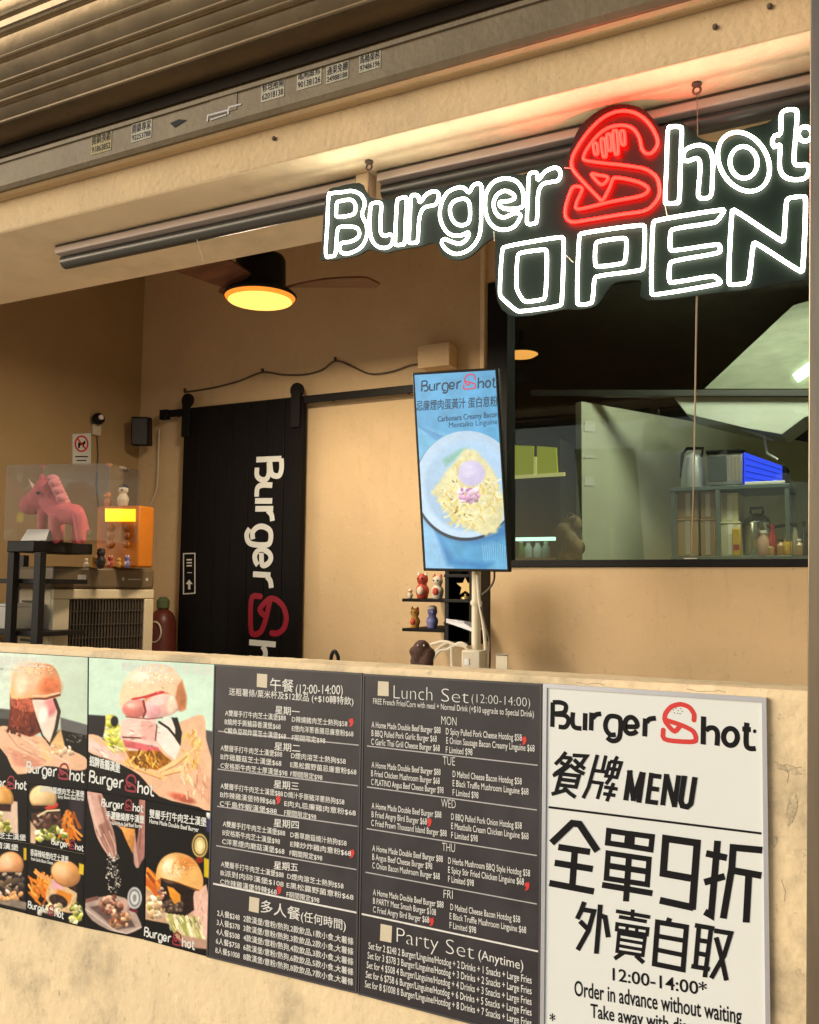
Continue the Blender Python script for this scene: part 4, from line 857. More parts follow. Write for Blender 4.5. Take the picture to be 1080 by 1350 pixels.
p.poly([(615, 593), (640, 605), (652, 628), (664, 660), (660, 696), (640, 705), (606, 690), (584, 668), (570, 648), (590, 622)], (236, 226, 170), 4, 0.1, 5, 4)
for i in range(150):
    a = p.rng.rand()*6.28; r = math.sqrt(p.rng.rand()); x = 620+38*r*math.cos(a); y = 655+42*r*math.sin(a); th = p.rng.rand()*3.1; L = 4+5*p.rng.rand()
    c = [(250, 240, 178), (244, 222, 130), (228, 200, 110), (252, 246, 206)][p.rng.randint(4)]
    p.line([(x-L*math.cos(th), y-L*math.sin(th)), (x+2*math.sin(th), y-2*math.cos(th)), (x+L*math.cos(th), y+L*math.sin(th))], 1.7, c, 1.2)
p.bits(26, 616, 655, 34, 34, 1.4, ((120, 110, 60), (186, 150, 50), (110, 90, 70))); p.bits(34, 618, 652, 15, 10, 4.2, ((226, 178, 206), (206, 150, 186), (240, 200, 216), (170, 110, 140)))
p.ell(622, 624, 18, 17, (214, 204, 234), 0, 3, 0.06, (-.4, -.5), 0.02); p.ell(618, 620, 9, 8, (228, 220, 244), 0, 6, 0.0)
p.build('picture', M['screen'], t, 0.92)
wb_, wb2_, wr_ = MB(), MB(), MB(); a = Yp(556, 516, SYP-0.003); b = Yp(655, 509, SYP-0.003); ux = (b-a)/np.linalg.norm(b-a)
wordmark(wb_, wr_, a, ux, np.array([0.0, 0, 1]), np.linalg.norm(b-a), 0.15, 0.14, wb2_)
text_px(wb_, '忌廉煙肉蛋黃汁 蛋白意粉', (549, 540.5), (656, 534.5), 13.5, SYP-0.003, 0.014); text_px(wb_, 'Carbonara Creamy Bacon', (577, 556), (656, 549.5), 7.5, SYP-0.003, 0.01); text_px(wb_, 'Mentaiko Linguine', (592, 564), (656, 559), 7.5, SYP-0.003, 0.0)
INKE = em('screen_ink', (0.012, 0.03, 0.06), 1.0, (0.01, 0.01, 0.01)); wb_.build('lettering', INKE, t, smooth=0); wb2_.build('lettering', INKE, t, smooth=0); wr_.build('red_logo', em('screen_red', (0.62, 0.05, 0.10), 1.0, (0.01, 0.01, 0.01)), t, smooth=0)
pxl = Yp(628, 800, SYP+0.09)[0]; pole_y = SYP+0.09
t = thing('screen_pole', 'cream pole with cables that holds the tilted screen', 'pole', (pxl, pole_y, 0.42))
MB().lathe((pxl, pole_y, 0.421), [(0.17, 0), (0.17, 0.012), (0.03, 0.02), (0.017, 0.04), (0.0165, 1.95-0.42)], 20).build('pole', M['cream'], t)
MB().box((pxl, SYP+0.062, 1.98), (0.12, 0.03, 0.12)).build('mount', M['black'], t, bevel=.003)
MB().lathe((pxl, pole_y, Yp(628, 795, pole_y)[2]), [(0.020, -0.008), (0.022, 0), (0.020, 0.008)], 16).build('collar', M['cream'], t)
MB().tube([Yp(x, y, pole_y-0.02) for x, y in smooth_path([(630, 758), (632, 790), (637, 820), (640, 850), (641, 895)], False, 5)], 0.007, n=8).build('cable', M['palewire'], t)
MB().tube([Yp(x, y, pole_y-0.02) for x, y in smooth_path([(652, 750), (651, 766), (643, 778), (632, 786)], False, 5)], 0.004, n=8).build('cable', M['wire'], t)
MB().tube([Yp(x, y, pole_y-0.03) for x, y in smooth_path([(634, 800), (641, 828), (646, 850), (645, 895)], False, 5)], 0.004, n=8).build('cable', M['wire'], t)
t = thing('power_box', 'cream power box at the foot of the screen pole behind the counter', 'box', Yp(621, 890, SYP))
a = Yp(610, 857, SYP); b = Yp(634, 905, SYP); MB().bb((a[0], SYP-0.01, cz+0.001), (b[0], SYP+0.05, a[2])).build('box_body', M['cream'], t, bevel=.004)
MB().bb((a[0]+0.012, SYP-0.013, a[2]-0.05), (a[0]+0.03, SYP-0.0105, a[2]-0.03)).build('switch', M['white'], t, smooth=0)
k = MB(); 
t = thing('cable_bundle', 'loose pale cables looping left of the cream power box', 'cables', Yp(590, 885, SYP+0.1))
for q in ([(568, 850), (585, 846), (600, 850), (612, 852), (618, 858)], [(572, 862), (582, 852), (594, 848), (596, 870), (596, 900)], [(570, 870), (580, 858), (590, 856), (606, 848), (616, 852)]):
    MB().tube([Yp(x, y, SYP+0.06) for x, y in smooth_path(q, False, 5)], 0.006, n=8).build('cable', M['palewire'], t)

# shelves with figurines and the black coffee rack
CY = 1.55
t = thing('display_rack', 'black rack unit with small gold ornament below the screen', 'rack', Yp(603, 850, CY))
a = Yp(577, 745, CY); b = Yp(624, 848, CY)
MB().bb((a[0]+0.03, CY+0.17, b[2]), (b[0], CY+0.19, a[2])).build('back_panel', M['black'], t, smooth=0)
MB().bb((b[0]-0.02, CY, b[2]), (b[0], CY+0.169, a[2])).build('side_panel', M['black'], t, bevel=.002)
for y in (757, 790, 820, 846): z = Yp(600, y, CY)[2]; MB().bb((a[0]+0.03, CY, z-0.014), (b[0]-0.0205, CY+0.169, z)).build('shelf', M['black'], t, bevel=.002)
MB().bb((a[0]+0.03, CY+0.01, b[2]), (a[0]+0.05, CY+0.165, a[2])).build('side_panel', M['black'], t, bevel=.002)
zt = Yp(600, 790, CY)[2]; g0 = Yp(609, 786, CY-0.005); GLD = pm('gold', (0.45, 0.32, 0.13), 0.35, metal=0.6)
t = thing('gold_ornament', 'small gold star ornament on the black rack under the screen', 'ornament', (g0[0], CY+0.04, zt+0.001)); k = MB()
pts = [(g0[0]+(0.045 if i % 2 == 0 else 0.02)*math.sin(i*math.pi/5), CY+0.03, zt+0.055+(0.045 if i % 2 == 0 else 0.02)*math.cos(i*math.pi/5)) for i in range(10)]
k.prism(pts, (0, 0.012, 0)).build('star', GLD, t, bevel=.002); MB().lathe((g0[0], CY+0.036, zt+0.001), [(0.022, 0), (0.02, 0.008), (0.006, 0.012), (0.006, 0.022)], 14).build('foot', GLD, t)
t = thing('tray', 'pale grey tray sticking out beside the pole', 'tray', Yp(607, 826, CY-0.06)); k = MB(); k.prism([Yp(588, 817, CY-0.08), Yp(612, 821, CY-0.08), Yp(626, 830, CY-0.08), Yp(622, 833, CY-0.08), Yp(588, 821, CY-0.08)], (0, 0.09, 0)).build('plate', M['alu'], t, bevel=.002)
k = MB(); k.prism([Yp(588, 815.5, CY-0.083), Yp(612, 819.5, CY-0.083), Yp(612, 821, CY-0.083), Yp(588, 817, CY-0.083)], (0, 0.003, 0)).build('rim', M['alu'], t, smooth=0)
for lab, x0, x1, y in (('upper', 530, 588, 789), ('lower', 530, 586, 828)):
    a = Yp(x0, y, CY+0.06); b = Yp(x1, y+1, CY+0.06)
    t = thing('wall_ledge', '%s little dark ledge with figurines left of the black rack' % lab, 'shelf', ((a[0]+b[0])/2, CY+0.14, a[2]-0.014), 'dark ledges on the back wall')
    MB().bb((a[0], CY+0.06, a[2]-0.014), (b[0], BW-0.001, a[2])).build('board', M['blackwood'], t, bevel=.002)
    MB().bb(((a[0]+b[0])/2-0.01, CY+0.30, a[2]-0.06), ((a[0]+b[0])/2+0.01, BW-0.001, a[2]-0.0145)).build('bracket', M['black'], t, smooth=0)
    for lb, px, h, mats, kd in ((('small cream figurine at the left end of the upper ledge', 541, 0.045, (WHT, YEL), 'duck'), ('red and cream figurine with ears on the upper ledge', 557, 0.115, (REDT, WHT), 'ears'), ('cream figurine with red ears beside the gold ornament', 577, 0.105, (WHT, REDT), 'ears')) if y < 800 else (('orange and red figurine with ears on the lower ledge', 547, 0.09, (YEL, REDT), 'ears'), ('pale blue figurine in a cream cap on the lower ledge', 570, 0.10, (BLU, WHT), 'cap'))):
        f = figure(lb, 'figure', px, y, CY+0.12, h, mats, kd); seat(f, a[2]+0.001)
PY = 0.75; bt = thing('plush_toy', 'dark brown plush lump peeping over the counter', 'plush toy', Yp(555, 900, PY))
blob('body', BRN, [(Yp(556, 855, PY), 0.030), (Yp(546, 859, PY), 0.018), (Yp(566, 862, PY), 0.022), (Yp(549, 872, PY), 0.022), (Yp(563, 874, PY), 0.024), (Yp(555, 890, PY), 0.045), ((Yp(555, 890, PY)[0], PY, cz+0.05), 0.048)], bt, 0.005)
for q in ((551, 851), (559, 851)): MB().ball(Yp(q[0], q[1], PY-0.027), 0.003, 8).build('eye', M['white'], bt)
# black arch of a faucet
t = thing('faucet', 'black arched faucet spout just above the counter', 'faucet', Yp(441, 900, 0.9))
MB().tube([Yp(x, y, 0.9) for x, y in smooth_path([(436, 912), (436, 880), (437, 865), (441, 858.5), (445.5, 865), (446, 874)], False, 6)], 0.0072, n=10).build('spout', M['black'], t)
_q = Yp(436, 905, 0.9); MB().lathe((_q[0], 0.9, cz+0.001), [(0.02, 0), (0.02, 0.01), (0.012, 0.014)], 14).build('base', M['black'], t)
# small card on the counter
t = thing('counter_card', 'tiny upright pale card standing on the counter near the window wall', 'card', Yp(661, 893, 0.25))
a = Yp(654, 862, 0.25); b = Yp(669, 905, 0.25); b[2] = cz+0.007; MB().bb((a[0], 0.25, b[2]), (b[0], 0.254, a[2])).build('card', M['cream'], t, smooth=0)
k = MB(); k.bb((a[0]+0.001, 0.2485, a[2]-0.004), (b[0]-0.001, 0.2495, a[2]-0.001)).build('clip', M['wire'], t, smooth=0)
MB().bb((a[0]-0.005, 0.235, b[2]-0.006), (b[0]+0.005, 0.27, b[2]-0.0005)).build('foot', M['clear'], t, smooth=0)

# ================================================================== KITCHEN BEHIND THE WINDOW
t = thing('kitchen_window', 'wide dark framed window into the kitchen behind the OPEN sign', 'window', ((WX0+WX1)/2, BW, WZ0))
fl = Yp(669, 600, BW-0.012)[0]; fb = Yp(870, 737.5, BW-0.012)[2]
k = MB(); k.bb((WX0+0.001, BW-0.012, WZ0+0.001), (fl, BW+0.09, WZ1-0.001)); k.bb((WX1-0.09, BW-0.012, WZ0+0.001), (WX1-0.001, BW+0.09, WZ1-0.001))
k.bb((fl+0.0005, BW-0.012, WZ0+0.001), (WX1-0.0905, BW+0.09, fb)); k.bb((fl+0.0005, BW-0.012, WZ1-0.07), (WX1-0.0905, BW+0.09, WZ1-0.001)); k.build('frame', M['black'], t, bevel=.003)
MB().bb((fl+0.001, BW+0.04, fb+0.0005), (WX1-0.091, BW+0.046, WZ1-0.0705)).build('pane', M['winglass'], t, smooth=0)
a = Yp(912, 734, BW+0.03); tag(MB().bb((a[0]-0.026, BW+0.002, fb+0.001), (a[0]+0.026, BW+0.03, fb+0.006)).build('sill_label', M['white'], bevel=.001), 'little white tag lying on the bottom of the window frame', 'tag')
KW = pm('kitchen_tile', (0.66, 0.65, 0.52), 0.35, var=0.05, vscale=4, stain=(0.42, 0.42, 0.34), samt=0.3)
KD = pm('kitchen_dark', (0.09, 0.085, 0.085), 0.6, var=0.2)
CANO = pm('canopy_steel', (0.19, 0.20, 0.15), 0.5, var=0.2, vscale=7, stretch=(1, 1, 4), stain=(0.22, 0.21, 0.15), sscale=5, samt=0.6)
HOOD = pm('hood_steel', (0.52, 0.53, 0.48), 0.5, metal=0.1, var=0.1, vscale=5)
# kitchen shell
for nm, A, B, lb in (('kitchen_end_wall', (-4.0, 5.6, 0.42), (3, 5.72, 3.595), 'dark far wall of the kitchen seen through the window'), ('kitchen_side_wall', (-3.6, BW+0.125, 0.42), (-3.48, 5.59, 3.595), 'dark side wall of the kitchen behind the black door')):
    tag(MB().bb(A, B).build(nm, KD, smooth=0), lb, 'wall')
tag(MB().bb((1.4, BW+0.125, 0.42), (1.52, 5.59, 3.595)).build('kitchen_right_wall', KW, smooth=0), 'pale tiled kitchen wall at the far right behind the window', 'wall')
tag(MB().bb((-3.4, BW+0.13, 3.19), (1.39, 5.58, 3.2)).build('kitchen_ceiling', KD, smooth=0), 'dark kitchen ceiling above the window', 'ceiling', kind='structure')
p0 = Yp(767, 529, 3.0); p1 = Zp(978, 567, p0[2]); dv = (p1-p0)/np.linalg.norm(p1-p0); p2 = p0+dv*2.6; nn = np.array([-dv[1], dv[0], 0])*0.05
MB_ = MB(); MB_.prism([(p0[0], p0[1], 0.42), (p2[0], p2[1], 0.42), (p2[0], p2[1], p0[2]), (p0[0], p0[1], p0[2])], nn); tag(MB_.build('partition', KW, bevel=.004), 'pale greenish partition wall behind the kitchen rack', 'wall')
for q, lb in (((770, 555, 784, 569), 'small white notice high on the left of the partition wall'), ((770, 600, 784, 604), 'thin paper strip on the partition wall below the notice'), ((770, 628, 783, 640), 'pale note low on the left of the partition wall')):
    def onp(x, y):
        r = ray(x, y); n2 = np.array([-dv[1], dv[0], 0]); tt = ((p0-EYEP) @ n2)/(r @ n2); return EYEP+r*tt-n2*0.004
    tag(MB().prism([onp(q[0], q[1]), onp(q[2], q[1]+.5), onp(q[2], q[3]+.5), onp(q[0], q[3])], np.array([-dv[1], dv[0], 0])*0.003).build('wall_notice', M['white'], smooth=0), lb, 'notice')
# hood with its lamp
HY = 3.05
t = thing('range_hood', 'big sloped steel range hood with a bright lamp at the upper right of the window', 'range hood', Yp(1010, 540, HY))
k = MB(); k.prism([Yp(928, 513, HY), Yp(1046, 402, HY), Yp(1150, 372, HY), Yp(1150, 513, HY)], (0, 0.9, 0)); k.build('canopy', CANO, t, bevel=.004)
k = MB(); k.prism([Yp(700, 513.8, HY-0.01), Yp(1150, 513.8, HY-0.01), Yp(1150, 522, HY-0.01), Yp(700, 522, HY-0.01)], (0, 0.05, 0)); k.build('crossbar', M['darkgrey'], t, bevel=.002)
k = MB(); k.prism([Yp(888, 523, HY+0.02), Yp(1150, 523, HY+0.02), Yp(1150, 540, HY+0.02), Yp(1062, 550, HY+0.02), Yp(1031, 573, HY+0.02), Yp(985, 565, HY+0.02), Yp(905, 546, HY+0.02)], (0, 0.35, 0)); k.build('drip_tray', HOOD, t, bevel=.004)
k = MB(); k.tube([Yp(985, 566, HY+0.1), Yp(1008, 575, HY+0.1), Yp(1012, 598, HY+0.1), Yp(1026, 606, HY+0.1)], 0.008, n=8); k.tube([Yp(978, 566, HY+0.1), Yp(1020, 580, HY+0.1)], 0.006, n=8); k.build('pipe', HOOD, t)
KL = em('kitchen_lamp', (0.80, 1.0, 0.82), 22.0)
k = MB(); k.prism([Yp(1046, 494, HY-0.012), Yp(1072, 474, HY-0.012), Yp(1078, 486, HY-0.012), Yp(1052, 503, HY-0.012)], (0, 0.010, 0)); k.build('lamp', KL, t, smooth=0)
t = thing('kitchen_fill_panel', 'added fill light panel hidden high in the kitchen behind the neon sign', 'fill light', (-0.3, 2.58, 3.16))  # unseen lamp added to brighten the partition
MB().bb((-0.92, 2.40, 3.165), (0.32, 2.76, 3.189)).build('housing', M['white'], t, smooth=0)
MB().bb((-0.90, 2.42, 3.160), (0.30, 2.74, 3.1645)).build('diffuser', em('fill_panel_glow', (0.95, 1.0, 0.80), 30.0), t, smooth=0)
# warm lamp disc
a = Yp(687, 468, 3.2); t = thing('kitchen_lamp', 'warm orange lamp disc glowing at the top left of the window', 'lamp', a)
MB().lathe(a, [(0.02, -0.012), (0.085, -0.008), (0.105, 0.004)], 28).build('diffuser', em('warm_lamp', (1.0, 0.42, 0.10), 1.5), t)
MB().lathe(a, [(0.107, 0.0045), (0.107, 0.02), (0.02, 0.03), (0.012, 3.188-a[2])], 28).build('mount', M['black'], t)
# drinks fridge on the left
FRY = 2.75
LIM = em('fridge_header', (0.30, 0.32, 0.01), 0.75); COLD = em('fridge_light', (0.55, 0.95, 0.75), 2.2)
t = thing('display_fridge', 'dark drinks fridge with a lit yellow green header and one lit shelf', 'fridge', Yp(705, 900, FRY))
xl = Yp(668, 650, FRY)[0]; xr = Yp(738, 650, FRY)[0]; zl = lambda y: Yp(705, y, FRY)[2]
k = MB(); k.bb((xl, FRY+0.02, 0.43), (xl+0.03, FRY+0.55, zl(580))); k.bb((xr-0.03, FRY+0.02, 0.43), (xr, FRY+0.55, zl(580))); k.bb((xl+0.0305, FRY+0.50, 0.43), (xr-0.0305, FRY+0.55, zl(580))); k.bb((xl+0.0305, FRY+0.03, zl(629)), (xr-0.0305, FRY+0.499, zl(580)+0.0)); k.build('cabinet', M['black'], t, bevel=.003)
k = MB(); k.prism([Yp(675, 587, FRY), Yp(703, 588, FRY), Yp(703, 626, FRY), Yp(675, 628, FRY)], (0, 0.018, 0)); k.build('header_light', LIM, t, smooth=0)
k = MB(); k.prism([Yp(708, 588, FRY), Yp(733, 590, FRY), Yp(735, 625, FRY), Yp(708, 626, FRY)], (0, 0.018, 0)); k.build('header_light', LIM, t, smooth=0)
k = MB(); k.prism([Yp(704, 602, FRY-.004), Yp(707, 602, FRY-.004), Yp(707, 626, FRY-.004), Yp(704, 626, FRY-.004)], (0, 0.020, 0)); k.prism([Yp(676, 627, FRY-.004), Yp(744, 622.5, FRY-.004), Yp(744, 627, FRY-.004), Yp(676, 631, FRY-.004)], (0, 0.020, 0)); k.build('header_trim', em('fridge_trim', (0.62, 0.58, 0.22), 0.7), t, smooth=0)
k = MB(); k.bb((xl+0.035, FRY+0.05, zl(712)), (Yp(727, 700, FRY)[0], FRY+0.08, zl(707.5))); k.build('shelf_light', COLD, t, smooth=0)
k = MB(); k.bb((xl+0.0305, FRY+0.03, zl(735)-0.02), (xr-0.0305, FRY+0.499, zl(735))); k.build('shelf', M['alu'], t, smooth=0)
for px, col, lab in ((680, (0.08, 0.25, 0.03), 'green bottle at the left of the lit fridge shelf'), (687, (0.10, 0.28, 0.08), 'green can beside the green bottle on the lit fridge shelf'), (697, (0.75, 0.75, 0.75), 'white bottle with blue cap on the lit fridge shelf'), (709, (0.8, 0.8, 0.8), 'white carton bottle right of the blue capped bottle in the fridge'), (720, (0.35, 0.40, 0.42), 'grey bottle at the right of the lit fridge shelf')):
    a = Yp(px, 735, FRY+0.12); z0 = zl(735)+0.001; h = Yp(px, 714, FRY+.12)[2]-z0
    b = thing('bottle', lab, 'bottle', (a[0], FRY+0.12, z0), 'drinks on the lit fridge shelf')
    MB().lathe((a[0], FRY+0.12, z0), [(0.018, 0), (0.024, 0.004), (0.024, h*0.6), (0.012, h*0.82), (0.012, h*0.9)], 14).build('glass', pm('drink', col, 0.3), b)
    MB().lathe((a[0], FRY+0.12, z0+h*0.9), [(0.013, 0), (0.013, h*0.1)], 12).build('cap', BLU if px in (697, 709) else M['white'], b)
# crumpled paper bag by the partition
bag = thing('paper_bag', 'crumpled brown bag at the left edge of the partition wall', 'bag', Yp(750, 745, 2.7))
BAGM = pm('brown_bag', (0.20, 0.14, 0.07), 0.8, var=.25, vscale=20, bump=.6, bscale=40)
blob('sack', BAGM, [(Yp(744, 700, 2.7), 0.050), (Yp(757, 690, 2.72), 0.045), (Yp(752, 712, 2.7), 0.045), (Yp(760, 722, 2.72), 0.050), (Yp(748, 735, 2.72), 0.05)], bag, 0.010, 3)
k = MB(); k.tube([Yp(x, y, 2.68) for x, y in ((743, 690), (750, 676), (760, 680), (757, 692))], 0.005, n=6); k.build('handle', BAGM, bag)
# steel rack with its load
RY = 3.0
RK = pm('rack_steel', (0.13, 0.16, 0.15), 0.4, metal=0.4, var=.1)
t = thing('kitchen_rack', 'two tier steel kitchen rack loaded with boxes behind the glass', 'rack', Yp(965, 900, RY))
xl = Yp(884, 700, RY)[0]; xr = Yp(1043, 700, RY)[0]; z1 = Yp(960, 640, RY)[2]; z2 = Yp(960, 733, RY)[2]
MB().bb((xl, RY, z1-0.02), (xr, RY+0.42, z1)).build('upper_shelf', RK, t, bevel=.002); MB().bb((xl, RY, z2-0.02), (xr, RY+0.42, z2)).build('lower_shelf', RK, t, bevel=.002)
for x, y in ((xl+0.015, RY+0.015), (xr-0.015, RY+0.015), (xl+0.015, RY+0.40), (xr-0.015, RY+0.40), (Yp(947, 700, RY)[0], RY+0.012)):
    MB().bb((x-0.011, y-0.011, 0.43), (x+0.011, y+0.011, z2-0.0205)).build('post', RK, t, smooth=0); MB().bb((x-0.011, y-0.011, z2+0.0005), (x+0.011, y+0.011, z1-0.0205)).build('post', RK, t, smooth=0)
k = MB()
def kz_(y, yy): return Yp(960, y, yy)[2]
def kx(x, yy): return Yp(x, 680, yy)[0]
# kettle
c = Yp(914, 632, RY+0.12); h = kz_(590, RY+.12)-z1
t = thing('kettle', 'steel kettle with a black handle on top of the kitchen rack', 'kettle', (c[0], RY+0.12, z1+0.001))
MB().lathe((c[0], RY+0.12, z1+0.001), [(0.062, 0), (0.066, 0.01), (0.060, h*0.45), (0.048, h*0.78), (0.03, h*0.86), (0.012, h*0.88), (0.010, h*0.93)], 24).build('jug', M['alu'], t)
MB().tube([(c[0]+0.046, RY+.12, z1+h*0.80), (c[0]+0.055, RY+.12, z1+h*1.02), (c[0]-0.03, RY+.12, z1+h*1.04), (c[0]-0.055, RY+.12, z1+h*0.9), (c[0]-0.062, RY+.12, z1+h*0.3)], 0.009, n=8).build('handle', M['black'], t)
# toaster-like black tray stack and blue lit appliance
t = thing('oven', 'black and steel table oven between the kettle and the blue light', 'oven', (kx(957, RY+.1), RY+0.18, z1+0.001))
xa, xb = kx(934, RY+.06), kx(981, RY+.06); zt = kz_(597, RY+.06)
MB().bb((xa, RY+0.06, z1+0.012), (xb, RY+0.34, zt)).build('body', M['alu'], t, bevel=.006); MB().bb((xa-0.006, RY+0.05, zt+0.0005), (xb+0.006, RY+0.35, zt+0.018)).build('lid', M['black'], t, bevel=.004)
MB().bb((xa+0.002, RY+0.05, z1+0.03), (xa+(xb-xa)*0.55, RY+0.0595, zt-0.015)).build('door', M['darkgrey'], t, bevel=.003)
for f_ in (.64, .74, .84, .94): MB().bb((xa+(xb-xa)*f_-0.004, RY+0.052, z1+0.03), (xa+(xb-xa)*f_+0.004, RY+0.0595, zt-0.02)).build('bar', M['railpale'], t, smooth=0)
for x in (xa+.02, xb-.02): MB().bb((x-.01, RY+.08, z1+0.001), (x+.01, RY+.3, z1+0.0115)).build('foot', M['black'], t, smooth=0)
t = thing('blue_sterilizer', 'appliance glowing bright blue on the right of the kitchen rack', 'appliance', (kx(1006, RY+.06), RY+0.2, z1+0.001))
q = [Yp(981, 596, RY+.05), Yp(1031, 614, RY+.05), Yp(1031, 643, RY+.05), Yp(981, 637, RY+.05)]
q[2][2] = z1+0.004; q[3][2] = z1+0.004
BLUE = em('blue_light', (0.012, 0.055, 1.0), 1.6, (0.02, 0.03, 0.2))
MB().prism([q[0]+(.0, .03, .004), q[1]+(.02, .03, .0), q[2]+(.02, .03, -.0035), q[3]+(0, .03, -.0035)], (0, 0.2, 0)).build('casing', M['black'], t, bevel=.004)
MB().prism(q, (0, 0.028, 0)).build('blue_window', BLUE, t, smooth=0)
k = MB(); fn = plane_fn(RY+.047)
for i in range(4): k.stroke([(983, 604+i*8.5), (1030, 619+i*6.2)], 1.0, fn)
k.build('rack_lines', pm('deep_blue', (0.01, 0.02, 0.25), .5), t, smooth=0)
tag(MB().bb((kx(983, RY+.01), RY+0.008, z1+0.001), (kx(1036, RY+.01), RY+0.04, z1+0.016)).build('tray_strip', M['white'], bevel=.003), 'white strip lying on the rack edge under the blue light', 'tray')
# brown cartons on the lower shelf
CARD = pm('carton', (0.36, 0.22, 0.10), 0.8, var=.1, stain=(0.22, 0.13, 0.06), samt=.4); CARD2 = pm('pale_tub', (0.60, 0.55, 0.36), 0.6, var=.06)
def crate(name, lab, cat, x0, x1, y0, y1, yy, m, dep=0.25, zb=None):
    a = Yp(x0, y0, yy); b = Yp(x1, y1, yy); zb = b[2] if zb is None else zb
    t = thing(name, lab, cat, ((a[0]+b[0])/2, yy+dep/2, zb))
    MB().bb((a[0], yy, zb), (b[0], yy+dep, a[2]-0.012)).build('box_body', m, t, bevel=.004); MB().bb((a[0]-0.002, yy-0.003, a[2]-0.0115), (b[0]+0.002, yy+dep+0.003, a[2])).build('lid', m, t, bevel=.003)
    MB().bb(((a[0]+b[0])/2-0.012, yy-0.0015, zb+0.01), ((a[0]+b[0])/2+0.012, yy-0.0003, a[2]-0.013)).build('tape', M['railpale'] if m is CARD else M['white'], t, smooth=0)
    return a[2]
zb = z2+0.001
for (x0, x1, n_) in ((893, 921, 'left'), (923.5, 943.5, 'right')):
    zt = crate('carton', 'lower brown carton of the %s pair on the kitchen rack' % n_, 'carton', x0, x1, 684, 733, RY+0.05, CARD, zb=zb)
    crate('carton', 'upper brown carton of the %s pair on the kitchen rack' % n_, 'carton', x0, x1, 648, 682, RY+0.05, CARD, zb=zt+0.001)
zt = crate('food_box', 'lower pale box beside the brown cartons on the rack', 'box', 950, 977, 688, 733, RY+0.05, CARD2, zb=zb); crate('food_box', 'upper pale box beside the brown cartons on the rack', 'box', 950, 974, 650, 686, RY+0.06, CARD2, zb=zt+0.001)
a = Yp(972, 722, RY+.03); t = thing('yellow_packet', 'yellow packet standing before the pale boxes on the rack', 'packet', (a[0], RY+.03, zb))
YP = pm('yellow_print', (0.50, 0.30, 0.02), .4); MB().bb((a[0]-.024, RY+.02, zb), (a[0]+.020, RY+.045, kz_(697, RY+.03))).build('pouch', YP, t, bevel=.006); MB().bb((a[0]-.016, RY+.0185, zb+.03), (a[0]+.012, RY+.0195, zb+.06)).build('label', M['darkred'], t, smooth=0)
# pot
c = Yp(998, 715, RY+.14); t = thing('stock_pot', 'shiny stock pot with a domed lid on the lower rack shelf', 'pot', (c[0], RY+.16, zb)); ph = kz_(690, RY+.14)-zb; pr = (kx(1016, RY+.14)-kx(981, RY+.14))/2
CHR = pm('chrome', (0.55, 0.55, 0.52), .18, metal=.95, var=.05)
MB().lathe((c[0], RY+.16, zb), [(pr*.95, 0), (pr, .006), (pr, ph), (pr*1.05, ph+.003)], 28).build('body', CHR, t); MB().lathe((c[0], RY+.16, zb+ph+.0035), [(pr*1.05, 0), (pr*.9, .02), (pr*.5, .042), (pr*.12, .05)], 28).build('lid', CHR, t)
MB().tube([(c[0]-.03, RY+.16, zb+ph+.05), (c[0]-.03, RY+.16, zb+ph+.08), (c[0]+.03, RY+.16, zb+ph+.08), (c[0]+.03, RY+.16, zb+ph+.05)], .008, n=8).build('knob', M['black'], t)
MB().tube([(c[0]+pr, RY+.16, zb+ph*.85), (c[0]+pr+.06, RY+.15, zb+ph*.9), (c[0]+pr+.13, RY+.14, zb+ph*.93)], .009, n=8).build('handle', M['black'], t)
# jars and bottles in front
for px, top, r, col, capm, lab in ((1006, 700, .030, (0.50, 0.30, 0.22), M['white'], 'pinkish jar before the stock pot'), (1018, 693, .020, (0.35, 0.03, 0.03), M['darkred'], 'slim red bottle beside the pot handle'), (1016, 716, .024, (0.45, 0.28, 0.12), M['white'], 'short brown jar under the red bottle'), (1029, 712, .022, (0.40, 0.22, 0.08), M['black'], 'amber jar in the middle of the bottles'), (1038, 706, .024, (0.55, 0.32, 0.04), YP, 'yellow sauce bottle on the rack edge'), (1048, 692, .016, (0.30, 0.26, 0.20), M['black'], 'tall thin glass bottle at the right of the rack'), (1053, 712, .022, (0.42, 0.25, 0.14), M['white'], 'cream topped jar at the right end'), (1060, 690, .015, (0.04, 0.04, 0.05), M['black'], 'dark bottle at the very right end of the rack')):
    yy = RY-.10 if px > 1042 else RY+.03; yy = RY+.025; x = kx(px, yy); h = kz_(top, yy)-zb
    b = thing('bottle', lab, 'bottle', (x, yy, zb), 'jars and bottles on the kitchen rack')
    MB().lathe((x, yy, zb), [(r*.9, 0), (r, .005), (r, h*.62), (r*.5, h*.8), (r*.5, h*.88)], 14).build('glass', pm('sauce', col, .25), b); MB().lathe((x, yy, zb+h*.881), [(r*.6, 0), (r*.6, h*.12)], 12).build('cap', capm, b)
# extend the rack boards under the last bottles
MB().bb((xr+0.0005, RY, z2-0.02), (kx(1075, RY), RY+0.2, z2)).build('side_shelf', RK, bpy.data.objects['kitchen_rack'], smooth=0)

